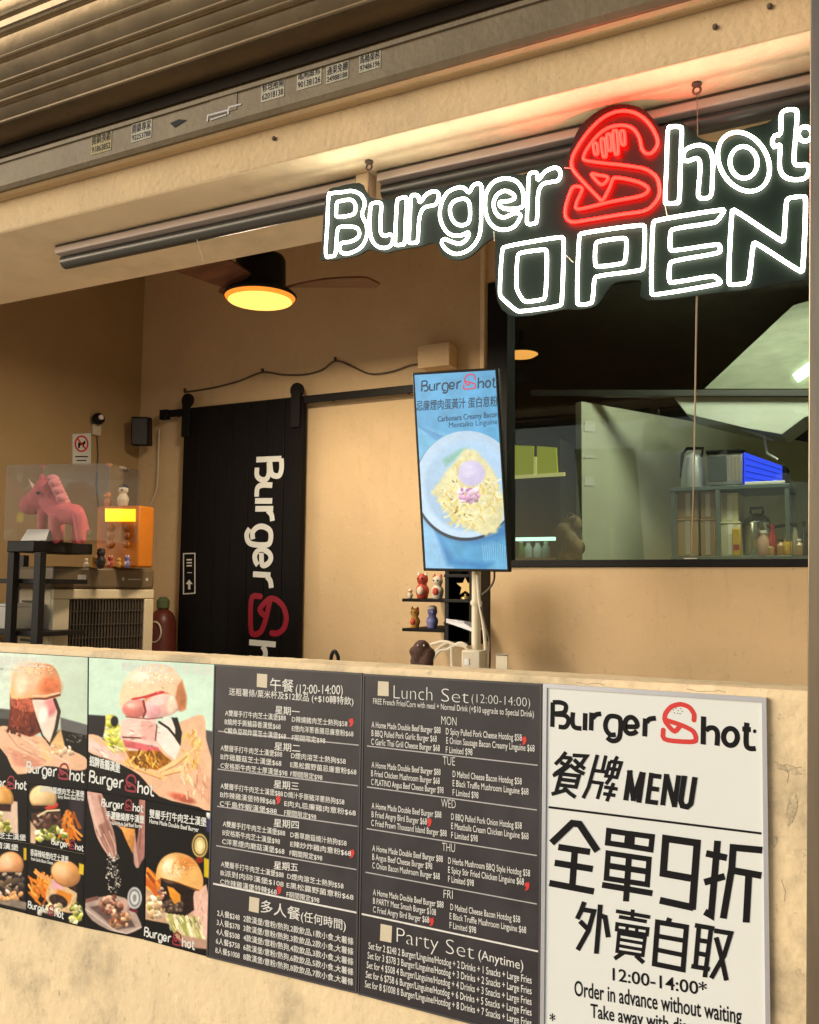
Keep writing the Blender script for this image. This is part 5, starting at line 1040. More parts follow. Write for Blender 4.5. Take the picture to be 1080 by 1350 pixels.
# ================================================================== POSTERS AND MENU BOARDS ON THE COUNTER WALL
def board(name, label, cat, c4, mats_panel, th=0.004, group=None, off=0.0015):
    P = [Yp(x, y, 0) for x, y in c4]; b = np.mean([P[2], P[3]], axis=0)
    t = thing(name, label, cat, (b[0], -off, b[2]), group)
    MB().prism([p+np.array([0, -off-th, 0]) for p in P], (0, th, 0)).build('panel', mats_panel, t, smooth=0)
    return t, -off-th
def mark_px(t, p0, p1, yy, wm=None, rm=None, wbw=0.17):
    a = Yp(*p0, yy); b = Yp(*p1, yy); ux = (b-a)/np.linalg.norm(b-a); k, k2, r = MB(), MB(), MB()
    wordmark(k, r, a, ux, np.array([0.0, 0, 1]), np.linalg.norm(b-a), wbw, 0.19, k2)
    k.build('white_lettering', wm or M['paper'], t, smooth=0); k2.build('white_lettering', wm or M['paper'], t, smooth=0); r.build('red_logo', rm or M['darkred'], t, smooth=0)
PG = 'burger posters on the counter wall'
BLK = (22, 18, 18); PEACH = (238, 196, 166)
# -- poster 1
t, yy = board('poster', 'poster of a tall bun burger with dark meat on a mint background, top left', 'poster', [(-40, 857), (116, 866), (114.5, 1041), (-40, 1026)], M['ink'], group=PG)
p = Pic([(-39, 858), (115.6, 866.8), (114.2, 1040.3), (-39, 1025.5)], -yy+0.0006, 1.0, 0, 11)
p.fill((206, 222, 206), 0.05, 40); p.poly([(-60, 840), (60, 850), (40, 960), (-60, 950)], (222, 236, 222), 30)
p.poly([(-50, 930), (20, 936), (20, 955), (-50, 955)], (98, 98, 96), 2); p.poly([(80, 946), (120, 957), (120, 975), (80, 966)], (112, 112, 112), 2)
p.poly([(-50, 944), (12, 948), (14, 970), (-50, 975)], (52, 48, 46), 2); p.poly([(78, 962), (120, 971), (120, 1050), (-50, 1050), (-50, 985), (0, 985), (40, 1010)], BLK, 1.5)
p.bits(26, 100, 974, 16, 5, 1.0, ((150, 146, 140), (110, 108, 104)))
p.poly([(-50, 975), (4, 957), (30, 966), (70, 975), (84, 985), (112, 998), (115, 1012), (100, 1016), (60, 1010), (23, 1021), (0, 986)], PEACH, 1.2, 0.08, 10)
p.poly([(10, 985), (60, 1005), (50, 1012), (20, 1010)], (224, 164, 142), 4)
p.poly([(14, 912), (42, 918), (54, 965), (40, 972), (10, 962), (13, 935)], (120, 48, 28), 1.5, 0.35, 5, 1.5); p.poly([(14, 916), (44, 922), (48, 940), (30, 938), (15, 930)], (196, 106, 78), 2, 0.3, 4, 2); p.poly([(16, 934), (30, 938), (32, 958), (14, 958)], (146, 66, 40), 2, 0.15)
p.bits(14, 30, 964, 20, 6, 3, ((90, 40, 26), (140, 70, 46)))
p.poly([(42, 923), (70, 921), (77, 930), (72, 960), (67, 980), (58, 968), (48, 945)], (244, 222, 210), 1.5, 0.05); p.ell(66, 932, 9, 12, (232, 150, 152), 10, 5, .1)
p.line([(72, 922), (78, 938), (74, 960), (67, 982)], 4.5, (66, 42, 24)); p.line([(48, 950), (56, 970), (66, 982)], 2, (50, 34, 20)); p.poly([(66, 982), (80, 960), (86, 985), (68, 992)], (232, 192, 140), 2, .1)
p.bits(16, 78, 990, 24, 8, 4, ((240, 206, 170), (226, 180, 140), (250, 226, 200))); p.poly([(50, 975), (62, 985), (68, 1003), (58, 1002)], (246, 206, 158), 2)
p.poly([(15, 920), (16, 894), (22, 882), (34, 876), (50, 874), (66, 876), (75, 884), (80, 900), (79, 918), (60, 921), (42, 920)], (240, 176, 130), 1.5, .06, 10, .6, (-.14, .04)); p.ell(36, 893, 20, 20, (252, 210, 176), 0, 14, .05); p.ell(66, 905, 14, 12, (224, 130, 84), 0, 9, .1, nz=.15); p.line([(44, 921), (60, 921.5), (79, 916)], 2.4, (96, 40, 22)); p.line([(44, 917.5), (60, 917.5), (78, 913.5)], 2, (250, 214, 180))
p.bits(40, 50, 882, 26, 8, 1.1, ((252, 226, 196), (226, 150, 104))); p.ell(28, 902, 7, 14, (255, 232, 206), 8, 6, 0); p.bits(60, 26, 942, 13, 20, 1.6, ((70, 24, 14), (210, 120, 86), (150, 66, 40), (96, 36, 20)), 'line', (60, 130)); p.ell(57, 942, 6, 12, (255, 242, 234), 12, 4, 0)
p.bits(50, 50, 990, 36, 16, 2.0, ((250, 214, 184), (214, 160, 134), (244, 200, 170)), 'line', (-30, 40)); p.line([(6, 962), (24, 985), (60, 1003)], 1.2, (206, 150, 128), 2); p.line([(30, 972), (58, 990), (92, 1006)], 1.2, (255, 224, 204), 2)
p.build('picture', M['print'], t)
mark_px(t, (35, 1018), (111, 1030), yy-0.0012)
k = MB(); text_px(k, '煙肉菠蘿漢堡蛋芝士', (-38, 874), (61, 879), 12, yy-0.0010, 0.02); k.build('title', M['paper'], t, smooth=0); k = MB(); text_px(k, 'Signature Home Made Burger', (-38, 882), (30, 885), 5, yy-0.0010, 0.01); k.build('subtitle', M['paper'], t, smooth=0)
# -- poster 2
t, yy = board('poster', 'poster of a burger with pink sausages on a paper wrap, top right of the posters', 'poster', [(117, 866.2), (284, 875.5), (281.5, 1070.5), (115.8, 1041.3)], M['ink'], group=PG)
p = Pic([(117.4, 867), (283.5, 876.2), (281, 1069.8), (116.4, 1040.6)], -yy+0.0006, 1.0, 0, 12)
p.fill((214, 238, 222), 0.04, 40); p.poly([(110, 942), (142, 944), (136, 972), (110, 972)], (44, 38, 46), 2); p.poly([(268, 962), (290, 966), (290, 1010), (276, 1010)], (96, 92, 92), 2)
p.poly([(110, 968), (138, 974), (150, 1000), (285, 1060), (285, 1080), (110, 1046)], BLK, 1.5)
p.poly([(238, 952), (268, 943), (272, 975), (281, 1012), (283, 1072), (262, 1064), (210, 1050), (184, 1022), (150, 1004), (114, 990), (114, 970), (130, 970), (160, 985)], (240, 198, 166), 1.3, .07, 12); p.poly([(116, 972), (140, 985), (170, 1003), (150, 1003), (116, 989)], (248, 214, 204), 2)
for i in range(12): p.line([(262+i*1.6, 1010+i*2), (258+i*1.8, 1040+i*2)], .8, (222, 160, 132))
p.ell(240, 1052, 18, 5, (214, 122, 96), 18, 3, .1, nz=.2)
p.poly([(140, 943), (150, 942), (162, 962), (166, 990), (150, 993), (138, 978), (137, 962)], (226, 222, 120), 1.5, .25, 4, 2); p.bits(20, 150, 968, 11, 20, 4, ((236, 236, 150), (206, 206, 80), (246, 246, 200), (180, 180, 50))); p.ell(151, 951, 5, 7, (36, 30, 24), 0, 1.5)
p.bits(50, 252, 990, 14, 26, 4, ((240, 190, 100), (250, 214, 140), (226, 166, 80)), 'line', (40, 140))
p.poly([(160, 950), (178, 945), (206, 948), (212, 1000), (170, 990), (158, 972)], (246, 214, 204), 2, .06); p.poly([(162, 975), (208, 985), (218, 998), (192, 990), (165, 985)], (226, 120, 124), 2, .15); p.line([(162, 972), (184, 973), (205, 976)], 2, (120, 60, 50)); p.poly([(186, 950), (206, 954), (204, 978), (186, 974)], (242, 190, 180), 2)
p.poly([(166, 990), (210, 990), (226, 1003), (212, 1016), (176, 1010)], (166, 110, 24), 2, .4, 4); p.bits(14, 190, 1000, 20, 9, 5, ((222, 160, 50), (90, 60, 20), (244, 200, 110)), 'line', (50, 130))
p.poly([(209, 956), (220, 944), (232, 956), (238, 985), (231, 1002), (216, 990), (207, 976)], (250, 236, 228), 1.5, .04); p.line([(210, 952), (222, 960), (232, 972)], 3, (44, 34, 26)); p.line([(207, 956), (205, 974)], 1.5, (60, 46, 36)); p.poly([(226, 946), (234, 946), (240, 966), (238, 984), (231, 974), (231, 960)], (40, 32, 24), 1.2)
for q in ([(212, 1016), (232, 1006), (247, 994)], [(216, 1020), (240, 1014), (248, 1004)]): p.line(q, 6.5, (248, 214, 160)); p.line([(x, y+3) for x, y in q], 1.4, (200, 140, 80))
p.line([(166, 1006), (182, 1014), (204, 1020), (216, 1026)], 6.5, (244, 204, 150)); p.line([(167, 1009.5), (190, 1019), (212, 1027)], 1.3, (206, 146, 90)); p.line([(238, 1012), (252, 1030)], 6, (248, 220, 176)); p.line([(244, 1016), (248, 1034)], 4, (240, 196, 140))
p.ell(218, 922, 28, 16, (206, 132, 96), 8, 2); p.ell(178, 934, 17, 12.5, (232, 142, 134), -5, 2, .2); p.ell(176, 930, 10, 6, (244, 180, 166), 0, 5, .1); p.ell(214, 930, 24, 15, (244, 196, 188), -8, 2, .16); p.ell(201, 936, 11, 12, (246, 186, 188), 0, 3, .18); p.ell(229, 926, 7, 16, (250, 222, 202), 20, 3, .1); p.line([(175, 921), (193, 918), (215, 912)], 4, (206, 60, 70)); p.line([(189, 924), (192, 938), (189, 945)], 3, (150, 60, 60)); p.line([(166, 945), (196, 948), (214, 946)], 1.4, (160, 80, 76))
p.poly([(158, 932), (159, 912), (168, 893), (186, 879), (206, 875), (226, 880), (240, 896), (246, 918), (245, 934), (238, 938), (232, 922), (214, 911), (192, 917), (172, 921), (162, 930)], (248, 216, 184), 1.5, .06, 8, .8, (-.04, .0)); p.ell(198, 892, 24, 11, (254, 232, 208), 0, 9, .05, nz=.1); p.poly([(240, 896), (246, 918), (245, 935), (237, 938), (231, 920), (234, 905)], (206, 140, 96), 3, .15); p.bits(10, 196, 886, 12, 6, 2, ((240, 176, 140), (230, 160, 120)), 'line')
p.bits(50, 200, 898, 34, 16, 1.2, ((255, 240, 220), (236, 190, 150), (246, 206, 170))); p.ell(184, 892, 12, 7, (255, 244, 228), -20, 5, 0); p.ell(173, 930, 5, 3, (255, 216, 206), 0, 2, 0); p.ell(208, 926, 8, 4, (255, 226, 220), -10, 3, 0); p.bits(24, 190, 968, 24, 18, 2.2, ((255, 232, 224), (220, 160, 150), (196, 120, 112)), 'line', (-20, 30))
p.bits(40, 190, 1004, 26, 9, 3.0, ((246, 190, 90), (120, 76, 24), (206, 140, 44), (250, 220, 150)), 'line', (30, 140)); p.bits(30, 256, 1030, 18, 26, 4.0, ((248, 214, 186), (226, 176, 146)), 'line', (60, 110)); p.bits(24, 140, 990, 20, 9, 3, ((255, 232, 224), (226, 186, 176)), 'line', (10, 50))
p.build('picture', M['print'], t)
mark_px(t, (118, 1031), (203, 1048), yy-0.0012)
k = MB(); text_px(k, '招牌香腸漢堡', (118, 1008), (158, 1018), 13, yy-0.0010, 0.05); k.build('title', M['paper'], t, smooth=0); k = MB(); text_px(k, '煙肉香腸芝士蛋漢堡', (160, 883), (280, 889), 12, yy-0.0010, 0.01); k.build('subtitle', M['paper'], t, smooth=0)
# -- four small posters at the far left, lower rows
def small(label, c4, seed): 
    t, yy = board('poster', label, 'poster', c4, M['ink'], group=PG); P = np.array(c4, float); m = P.mean(0); I = m+(P-m)*0.985
    p = Pic([tuple(q) for q in I], -yy+0.0006, 0.9, 0, seed); p.fill(BLK, .2, 20); return t, yy, p
t, yy, p = small('small dark poster of a burger in white wrap, at the left edge upper row', [(-40, 1026.5), (37, 1033.7), (36, 1111), (-40, 1099)], 13)
p.poly([(-30, 1050), (23, 1057), (24, 1100), (-30, 1090)], (226, 200, 180), 1.5); p.bits(30, 2, 1084, 16, 12, 4, ((226, 206, 140), (200, 180, 90), (240, 230, 190), (110, 120, 40))); p.poly([(-20, 1055), (15, 1060), (14, 1070), (-20, 1068)], (70, 40, 34), 2, .3, 3); p.bun(-4, 1054, 22, 21, 1060, (232, 176, 100)); p.build('picture', M['print'], t)
mark_px(t, (-24, 1036), (35, 1040), yy-.0012, wbw=.19); k = MB(); text_px(k, '手打牛肉芝士漢堡', (-36, 1101), (34, 1111-3), 8, yy-.001, .03); k.build('title', M['paper'], t, smooth=0)
t, yy, p = small('small dark poster of a burger with tomato and orange fries', [(37.8, 1033.8), (113, 1041), (111.6, 1125), (36.8, 1111.2)], 14)
p.poly([(92, 1046), (112, 1048), (110, 1100), (92, 1096)], (62, 54, 62), 6); p.fries(34, 92, 1090, 12, 18, 8, (30, 130)); p.line([(84, 1085), (88, 1070)], 4, (226, 150, 70)); p.poly([(41, 1072), (80, 1068), (82, 1096), (44, 1100)], (84, 58, 50), 2, .4, 3); p.bits(20, 62, 1082, 18, 11, 3, ((60, 38, 34), (130, 90, 76), (160, 130, 116))); p.poly([(40, 1082), (50, 1096), (46, 1115), (40, 1114)], (220, 190, 160), 2)
p.salad(40, 68, 1101, 20, 11, 4); p.line([(50, 1076), (62, 1069), (78, 1068)], 2.4, (240, 220, 180)); p.ell(67, 1062, 10, 5.5, (226, 84, 66), -6, 1.5, .2); p.line([(44, 1064), (60, 1062)], 5, (64, 36, 30)); p.bun(57, 1052, 18, 17, 1062, (236, 200, 148)); p.build('picture', M['print'], t)
k = MB(); text_px(k, '招牌辣醬煙肉芝士漢堡', (52, 1043), (111, 1051), 8.5, yy-.001, .03); k.build('title', M['paper'], t, smooth=0); k = MB(); text_px(k, 'Spicy Bacon Beef Burger', (76, 1052), (111, 1056), 4.5, yy-.001, .02); k.build('subtitle', M['paper'], t, smooth=0); mark_px(t, (68, 1113), (110, 1121.5), yy-.0012, wbw=.2)
t, yy, p = small('small poster of a burger with black olives, at the left edge lowest row', [(-40, 1100), (36, 1112), (35, 1203.5), (-40, 1186)], 15)
p.poly([(-30, 1170), (35, 1190), (35, 1200), (-30, 1185)], (150, 136, 124), 2, .2); p.poly([(-10, 1145), (30, 1155), (32, 1185), (-10, 1180)], (60, 46, 42), 2, .4, 3); p.bits(26, 16, 1162, 17, 14, 4.5, ((40, 34, 34), (90, 76, 70), (200, 180, 160), (120, 100, 80))); p.bits(14, 12, 1180, 16, 6, 4, ((220, 170, 120), (190, 140, 60), (230, 200, 190))); p.bun(14, 1141, 17, 18, 1150, (232, 170, 120), (250, 214, 178), 20); p.poly([(31, 1118), (35, 1118), (35, 1134), (31, 1134)], (220, 190, 60), 1.5); p.build('picture', M['print'], t)
k = MB(); text_px(k, '香草菇菌漢堡', (-36, 1113), (24, 1121), 8, yy-.001, .03); k.build('title', M['paper'], t, smooth=0)
t, yy, p = small('small poster of a tilted burger with bacon beside a heap of fries', [(36.8, 1112.2), (111.5, 1126.2), (110, 1221.5), (35.8, 1204)], 16)
p.fries(40, 54, 1172, 13, 18, 8, (20, 120)); p.line([(50, 1152), (66, 1160)], 5, (232, 170, 110)); p.poly([(66, 1160), (76, 1154), (90, 1170), (102, 1178), (100, 1205), (70, 1200), (60, 1185)], (222, 190, 150), 1.5, .12, 4, 1); p.poly([(70, 1158), (80, 1162), (84, 1172), (68, 1172)], (232, 180, 190), 2); p.poly([(76, 1172), (95, 1180), (92, 1192), (72, 1184)], (226, 150, 60), 1.5); p.ell(77, 1188, 13, 8, (66, 46, 40), 25, 1.5, .2, nz=.4, nscale=3); p.salad(30, 100, 1204, 9, 14, 4); p.salad(20, 66, 1200, 18, 8, 3.5, ((236, 220, 190), (240, 230, 210), (200, 180, 140)))
p.poly([(70, 1150), (102, 1170), (101, 1175), (70, 1158)], (70, 40, 30), 1.5); p.bun(87, 1152, 20, 17, 1176, (232, 170, 110), (250, 212, 170), 28); p.poly([(104, 1138), (111, 1140), (110, 1154), (104, 1152)], (224, 196, 60), 1.5); p.build('picture', M['print'], t)
k = MB(); text_px(k, '香蒜辣味煙肉芝士漢堡', (40, 1127), (90, 1137.5), 9, yy-.001, .03); k.build('title', M['paper'], t, smooth=0); k = MB(); text_px(k, 'Fresh Garlic Bacon Cheese', (41, 1134), (70, 1140), 4.5, yy-.001, .02); k.build('subtitle', M['paper'], t, smooth=0); mark_px(t, (37, 1197), (84, 1210.5), yy-.0012, wbw=.2)
# -- hands poster
t, yy, p = small('dark poster of two hands sprinkling salt over a plate of meat', [(114.6, 1042), (192, 1054), (190, 1237.5), (111.5, 1222)], 17)
SK = (206, 168, 156); SKD = (150, 104, 92)
p.poly([(114, 1040), (133, 1044), (141, 1070), (150, 1096), (154, 1124), (151, 1133), (146, 1131), (138, 1122), (128, 1104), (123, 1086)], SK, 1.2, .1, 8, .4, (-.1, 0)); p.poly([(127, 1090), (142, 1082), (152, 1110), (153, 1130), (147, 1131)], (178, 134, 120), 3, .12)
for q in ([(127, 1094), (137, 1115), (146, 1130)], [(133, 1088), (142, 1110), (149, 1128)], [(140, 1084), (147, 1104), (152, 1122)]): p.line(q, 1.6, SKD, 1.5)
p.line([(143, 1075), (160, 1092), (170, 1086)], 3, (196, 150, 136))
p.line([(118, 1050), (126, 1084), (132, 1102)], 3, (232, 204, 194), 3); p.line([(131, 1050), (139, 1080), (147, 1100)], 3, (160, 116, 104), 3)
for q in ([(130, 1104), (140, 1122), (148, 1131)], [(137, 1100), (146, 1120), (150, 1131)], [(144, 1096), (151, 1114), (153, 1126)]): p.line(q, 1.1, (236, 206, 194), 1.6)
p.poly([(184, 1048), (193, 1050), (192, 1120), (187, 1136), (181, 1144), (176, 1136), (179, 1116), (183, 1090)], (176, 128, 118), 1.5, .12, 8, .3, (.1, 0)); p.line([(176, 1100), (178, 1124), (181, 1142)], 5, SK); p.line([(186, 1090), (184, 1118)], 2, SKD, 1.5); p.poly([(159, 1090), (178, 1093), (178, 1108), (175, 1126), (168, 1112)], (222, 158, 92), 1.5, .12, 5, .3, (-.1, -.1))
p.bits(90, 150, 1154, 10, 24, 1.0, ((226, 220, 210), (170, 160, 150), (246, 240, 230))); p.bits(20, 149, 1132, 8, 8, 1.0, ((226, 220, 210), (170, 160, 150)))
p.poly([(110, 1192), (130, 1183), (165, 1184), (186, 1218), (182, 1226), (165, 1232), (150, 1229), (122, 1214)], (186, 166, 156), 1.5, .12); p.poly([(118, 1196), (160, 1188), (170, 1205), (178, 1222), (155, 1226)], (112, 92, 88), 3, .2); p.line([(112, 1198), (150, 1226), (166, 1231), (186, 1222)], 1.5, (220, 206, 196)); p.poly([(158, 1184), (168, 1186), (168, 1206), (160, 1204)], (206, 172, 160), 1.5)
p.bits(46, 147, 1194, 14, 12, 4.2, ((150, 100, 84), (196, 150, 126), (110, 70, 58), (216, 180, 156))); p.bits(20, 158, 1214, 14, 8, 4, ((170, 126, 90), (206, 166, 130), (140, 90, 70))); p.line([(113, 1188), (128, 1184)], 5, (140, 100, 90))
p.ell(177.5, 1184, 9.5, 14.5, (206, 206, 206), 0, 1.2, 0); p.ell(177.5, 1184, 7.6, 12, (140, 140, 140), 0, 1, 0); p.ell(177.5, 1184, 5.5, 9, (214, 214, 214), 0, 1, 0); p.ell(177.5, 1184, 2.5, 5, (150, 150, 150), 0, 1, 0); p.line([(172, 1199), (180, 1202)], 4, (120, 40, 60))
p.build('picture', M['print'], t); mark_px(t, (134, 1063), (189, 1070), yy-.0012, wbw=.19)
k = MB(); text_px(k, '手灑鹽燒厚牛漢堡', (140, 1078), (190, 1085), 10, yy-.001, .04); k.build('title', M['paper'], t, smooth=0); k = MB(); text_px(k, 'Hand Made Salt Beef Burger', (146, 1087), (188, 1092), 5, yy-.001, .02); k.build('subtitle', M['paper'], t, smooth=0)
# -- big bun poster
t, yy, p = small('dark poster of a glossy round bun burger with egg and cut lettuce', [(193, 1054.2), (281.6, 1071.5), (276, 1260.5), (191, 1238)], 18)
p.poly([(190, 1152), (216, 1160), (230, 1200), (275, 1200), (276, 1250), (240, 1236), (190, 1212)], (212, 176, 146), 2, .12); p.fries(26, 202, 1166, 10, 14, 10, (30, 60), ((226, 140, 56), (244, 176, 96), (200, 106, 40))); p.poly([(256, 1176), (272, 1166), (276, 1185), (274, 1240), (258, 1215), (252, 1195)], (236, 196, 180), 1.5, .08); p.salad(36, 206, 1196, 14, 14, 4.5, ((236, 210, 176), (214, 180, 140), (246, 230, 204), (190, 170, 110)))
p.poly([(212, 1158), (254, 1172), (256, 1200), (244, 1208), (220, 1204), (212, 1185)], (46, 28, 24), 1.5, .3, 4); p.ell(228, 1194, 15, 9, (98, 76, 66), -8, 1.5, .2, nz=.5, nscale=2.5); p.bits(24, 228, 1198, 14, 6, 2, ((140, 120, 100), (70, 54, 48), (170, 150, 120))); p.poly([(221, 1168), (228, 1170), (238, 1180), (238, 1188), (230, 1192), (224, 1182)], (234, 164, 62), 1.5, .1, 5, .6); p.bits(12, 214, 1178, 5, 8, 2.5, ((226, 190, 170), (180, 130, 110)))
for i in range(9): p.line([(220+i*5.2, 1206+i*0.6), (223+i*5.4, 1222+i*1.2), (229+i*5.6, 1236+i*1.6)], 4.2, [(226, 220, 170), (186, 186, 110), (240, 234, 200)][i % 3], 1.2, .15)
p.poly([(228, 1230), (276, 1240), (276, 1252), (240, 1248)], (196, 160, 140), 2); p.poly([(190, 1212), (222, 1218), (240, 1250), (282, 1262), (190, 1240)], BLK, 1.5)
p.poly([(206, 1160), (207, 1145), (214, 1132), (226, 1125), (240, 1125), (254, 1132), (264, 1146), (268, 1160), (266, 1172), (258, 1174), (236, 1164), (214, 1158)], (236, 186, 118), 1.3, .05, 8, .4, (-.05, .05)); p.ell(226, 1146, 14, 16, (250, 224, 176), 0, 9, .05, nz=.06); p.ell(246, 1138, 13, 8, (226, 156, 84), 15, 7, .05, nz=.1); p.ell(256, 1156, 8, 12, (240, 190, 120), 0, 6, .05); p.line([(212, 1158), (236, 1165), (262, 1174)], 1.6, (120, 66, 30))
p.bits(46, 234, 1143, 24, 13, 1.0, ((255, 236, 200), (210, 140, 70), (240, 196, 130))); p.ell(221, 1141, 5, 8, (255, 242, 214), 20, 4, 0); p.line([(227, 1152), (229, 1140), (235, 1130)], 1.4, (222, 164, 100), 2.5); p.bits(40, 246, 1222, 22, 14, 3.2, ((250, 246, 220), (170, 176, 90), (226, 216, 160), (120, 130, 60)), 'line', (50, 80)); p.bits(30, 264, 1205, 8, 24, 2.4, ((248, 220, 208), (220, 176, 160)), 'line', (60, 110))
p.ell(263.5, 1115, 10.5, 16, (206, 176, 110), 0, 1.2, 0); p.ell(263.5, 1115, 8.6, 13, (70, 60, 40), 0, 1, 0); p.ell(263.5, 1115, 7.4, 11.5, (222, 200, 140), 0, 1, 0); p.ell(263.5, 1115, 4, 7, (240, 226, 180), 0, 1.5, 0); p.ell(263, 1134, 5, 4, (150, 50, 30), 0, 1.2, 0); p.poly([(269, 1131), (279, 1134), (276, 1158), (269, 1156)], (214, 190, 46), 1.2); p.poly([(273, 1078), (282, 1080), (280, 1100), (272, 1096)], (66, 66, 110), 3); p.ell(276, 1074, 4, 6, (226, 226, 226), 0, 1.5)
p.build('picture', M['print'], t); mark_px(t, (190.5, 1234), (257, 1251), yy-.0012, wbw=.18)
k = MB(); text_px(k, '雙層手打牛肉芝士漢堡', (197, 1077), (272, 1089), 11.5, yy-.001, .03); k.build('title', M['paper'], t, smooth=0); k = MB(); text_px(k, 'Home Made Double Beef Burger', (197, 1085), (262, 1097), 6, yy-.001, .02); k.build('subtitle', M['paper'], t, smooth=0)

# -- chalk menu boards
def chalk(label, c4):
    t, yy = board('menu_board', label, 'menu board', c4, M['board'], 0.006)
    P = [Yp(x, y, 0)+np.array([0, yy-.0015, 0]) for x, y in c4]; n_ = MB(); m = np.mean(P, axis=0); I = [q+(m-q)*np.array([.017, 0, .012]) for q in P]
    for i in range(4): j = (i+1) % 4; n_.prism([P[i], P[j], I[j], I[i]], (0, 0.0014, 0))
    n_.build('frame', M['boardframe'], t, smooth=0); return t, yy
def rules(t, yy, seg, w=1.5):
    k = MB(); fn = plane_fn(yy-.0004)
    for a, b in seg: k.stroke([a, b], w, fn)
    k.build('ruled_line', M['chalkdim'], t, smooth=0)
def chillies(t, yy, pts):
    for x, y in pts:
        k = MB(); fn = plane_fn(yy-.0008); k.poly([(x-2.5, y-4), (x+2.5, y-5), (x+3.4, y), (x+1.5, y+5), (x-3.0, y+6.5), (x-1.0, y+2), (x-3.2, y)], fn); k.build('chilli_mark', M['redink'], t, smooth=0)
def blank_tile(t, yy, c4):
    k = MB(); k.poly(c4, plane_fn(yy-.0006)); k.build('blank_patch', M['cream'], t, smooth=0)
TH = 0.0
t, yy = chalk('chalkboard menu written in Chinese, directly right of the burger posters', [(285, 875.4), (480, 887.4), (472.5, 1308.5), (275, 1260.5)])
k = MB(); ly = yy-.0007
def T(a, b, h, s, bold=0.012): text_px(k, s, a, b, h, ly, bold)
T((356, 909), (387, 911.5), 17, '午餐', .01); T((390, 914), (452, 915.5), 12.5, '(12:00-14:00)', .0)
T((302, 915.5), (466, 929), 10, '送粗薯條/粟米杯及$12飲品 (+$10轉特飲)', .01)
DAY = [('星期一', (363, 940, 395), 944, [('A雙層手打牛肉芝士漢堡$88', 297, 377), ('B燒烤手撕豬蒜香漢堡$68', 296.5, 370), ('C鯪魚豆豉炸蛋芝士漢堡$68', 296, 377)], [('D辣燒豬肉芝士熱狗$58', 385, 458), ('E煙肉洋蔥香腸忌廉意粉$68', 385, 466), ('F期間限定$98', 385, 429)], 947),
       ('星期二', (362, 988, 396), 990, [('A雙層手打牛肉芝士漢堡$88', 291, 372), ('B炸雞蘑菇芝士漢堡$68', 291, 371), ('C安格斯牛肉芝士厚漢堡$98', 291, 379)], [('D煙肉溶芝士熱狗$58', 384, 456), ('E黑松露野菌忌廉意粉$68', 383, 470), ('F期間限定$98', 383, 425)], 993),
       ('星期三', (361, 1038, 394), 1040, [('A雙層手打牛肉芝士漢堡$88', 291, 373), ('B炸辣雞漢堡特辣$68', 290.5, 363), ('C千島炸蝦漢堡$88', 290, 365)], [('D燒汁手撕豬洋蔥熱狗$58', 375, 454), ('E肉丸忌廉雞肉意粉$68', 375, 469), ('F期間限定$98', 375, 417)], 1043),
       ('星期四', (361, 1089, 394), 1090, [('A雙層手打牛肉芝士漢堡$88', 294, 376), ('B安格斯牛肉芝士漢堡$98', 293.5, 369), ('C洋蔥煙肉磨菇漢堡$68', 293, 375)], [('D香草磨菇燒汁熱狗$58', 383, 457), ('E辣炒炸雞肉意粉$68', 383, 463), ('F期間限定$98', 382, 425)], 1093),
       ('星期五', (361, 1145, 393), 1143, [('A雙層手打牛肉芝士漢堡$88', 291.5, 374), ('B派對肉碎漢堡$108', 291, 374), ('C炸辣雞漢堡特辣$68', 290.5, 365)], [('D煙肉溶芝士熱狗$58', 379, 453), ('E黑松露野菌意粉$68', 378, 466), ('F期間限定$98', 378, 421)], 1146)]
def baseline(y, x, x0=285):   # lines run level on the wall; their slope in the photo follows height
    sl = (y-758)/(x0+1810); return y+(x-x0)*sl
for nm, (x0, y, x1), ya, L, Rr, _ in DAY:
    T((x0, y), (x1, y+(x1-x0)*.10), 11, nm, .015)
    for i, (s, a, b) in enumerate(L): y1 = ya+i*11.6-1; T((a, y1), (b, baseline(y1, b, a)), 8.2, s)
    for i, (s, a, b) in enumerate(Rr): y1 = baseline(ya+i*11.6-1, a, 291); T((a, y1), (b, baseline(y1, b, a)), 8.2, s)
T((344, 1201), (396, 1213), 17, '多人餐', .01); T((397, 1213), (456, 1226), 14, '(任何時間)', .008)
for i, (n_, pr, sn) in enumerate(((2, 248, 1), (3, 378, 2), (4, 508, 3), (6, 758, 5), (8, 1008, 7))):
    y = 1207+i*12.2; x0 = 286.5-i*.6; T((x0, y), (316, baseline(y, 316, x0)), 9, '%d人餐$%d' % (n_, pr)); y1 = baseline(y, 321, x0); T((321, y1), (466, baseline(y1, 466, 321)), 9, '%d款漢堡/意粉/熱狗,%d款飲品,%d款小食,大薯條' % (n_, n_, sn))
k.build('chalk_lettering', M['chalk'], t, smooth=0)
rules(t, yy, [((288, 964), (473, 982.5)), ((287, 1014), (472, 1036)), ((286.5, 1063), (471.5, 1089.5)), ((285, 1115), (470, 1146.5))]); 
k = MB(); k.stroke([(281, 1165), (471, 1203.5)], 2.3, plane_fn(yy-.0004)); k.build('ruled_line', M['chalk'], t, smooth=0)
chillies(t, yy, [(463, 952), (367, 1054), (464, 1125), (368, 1173)])
blank_tile(t, yy, [(339, 888), (352.5, 889), (352, 907), (338.5, 905.5)]); blank_tile(t, yy, [(329, 1182), (342, 1184.5), (341, 1204), (328, 1201)])

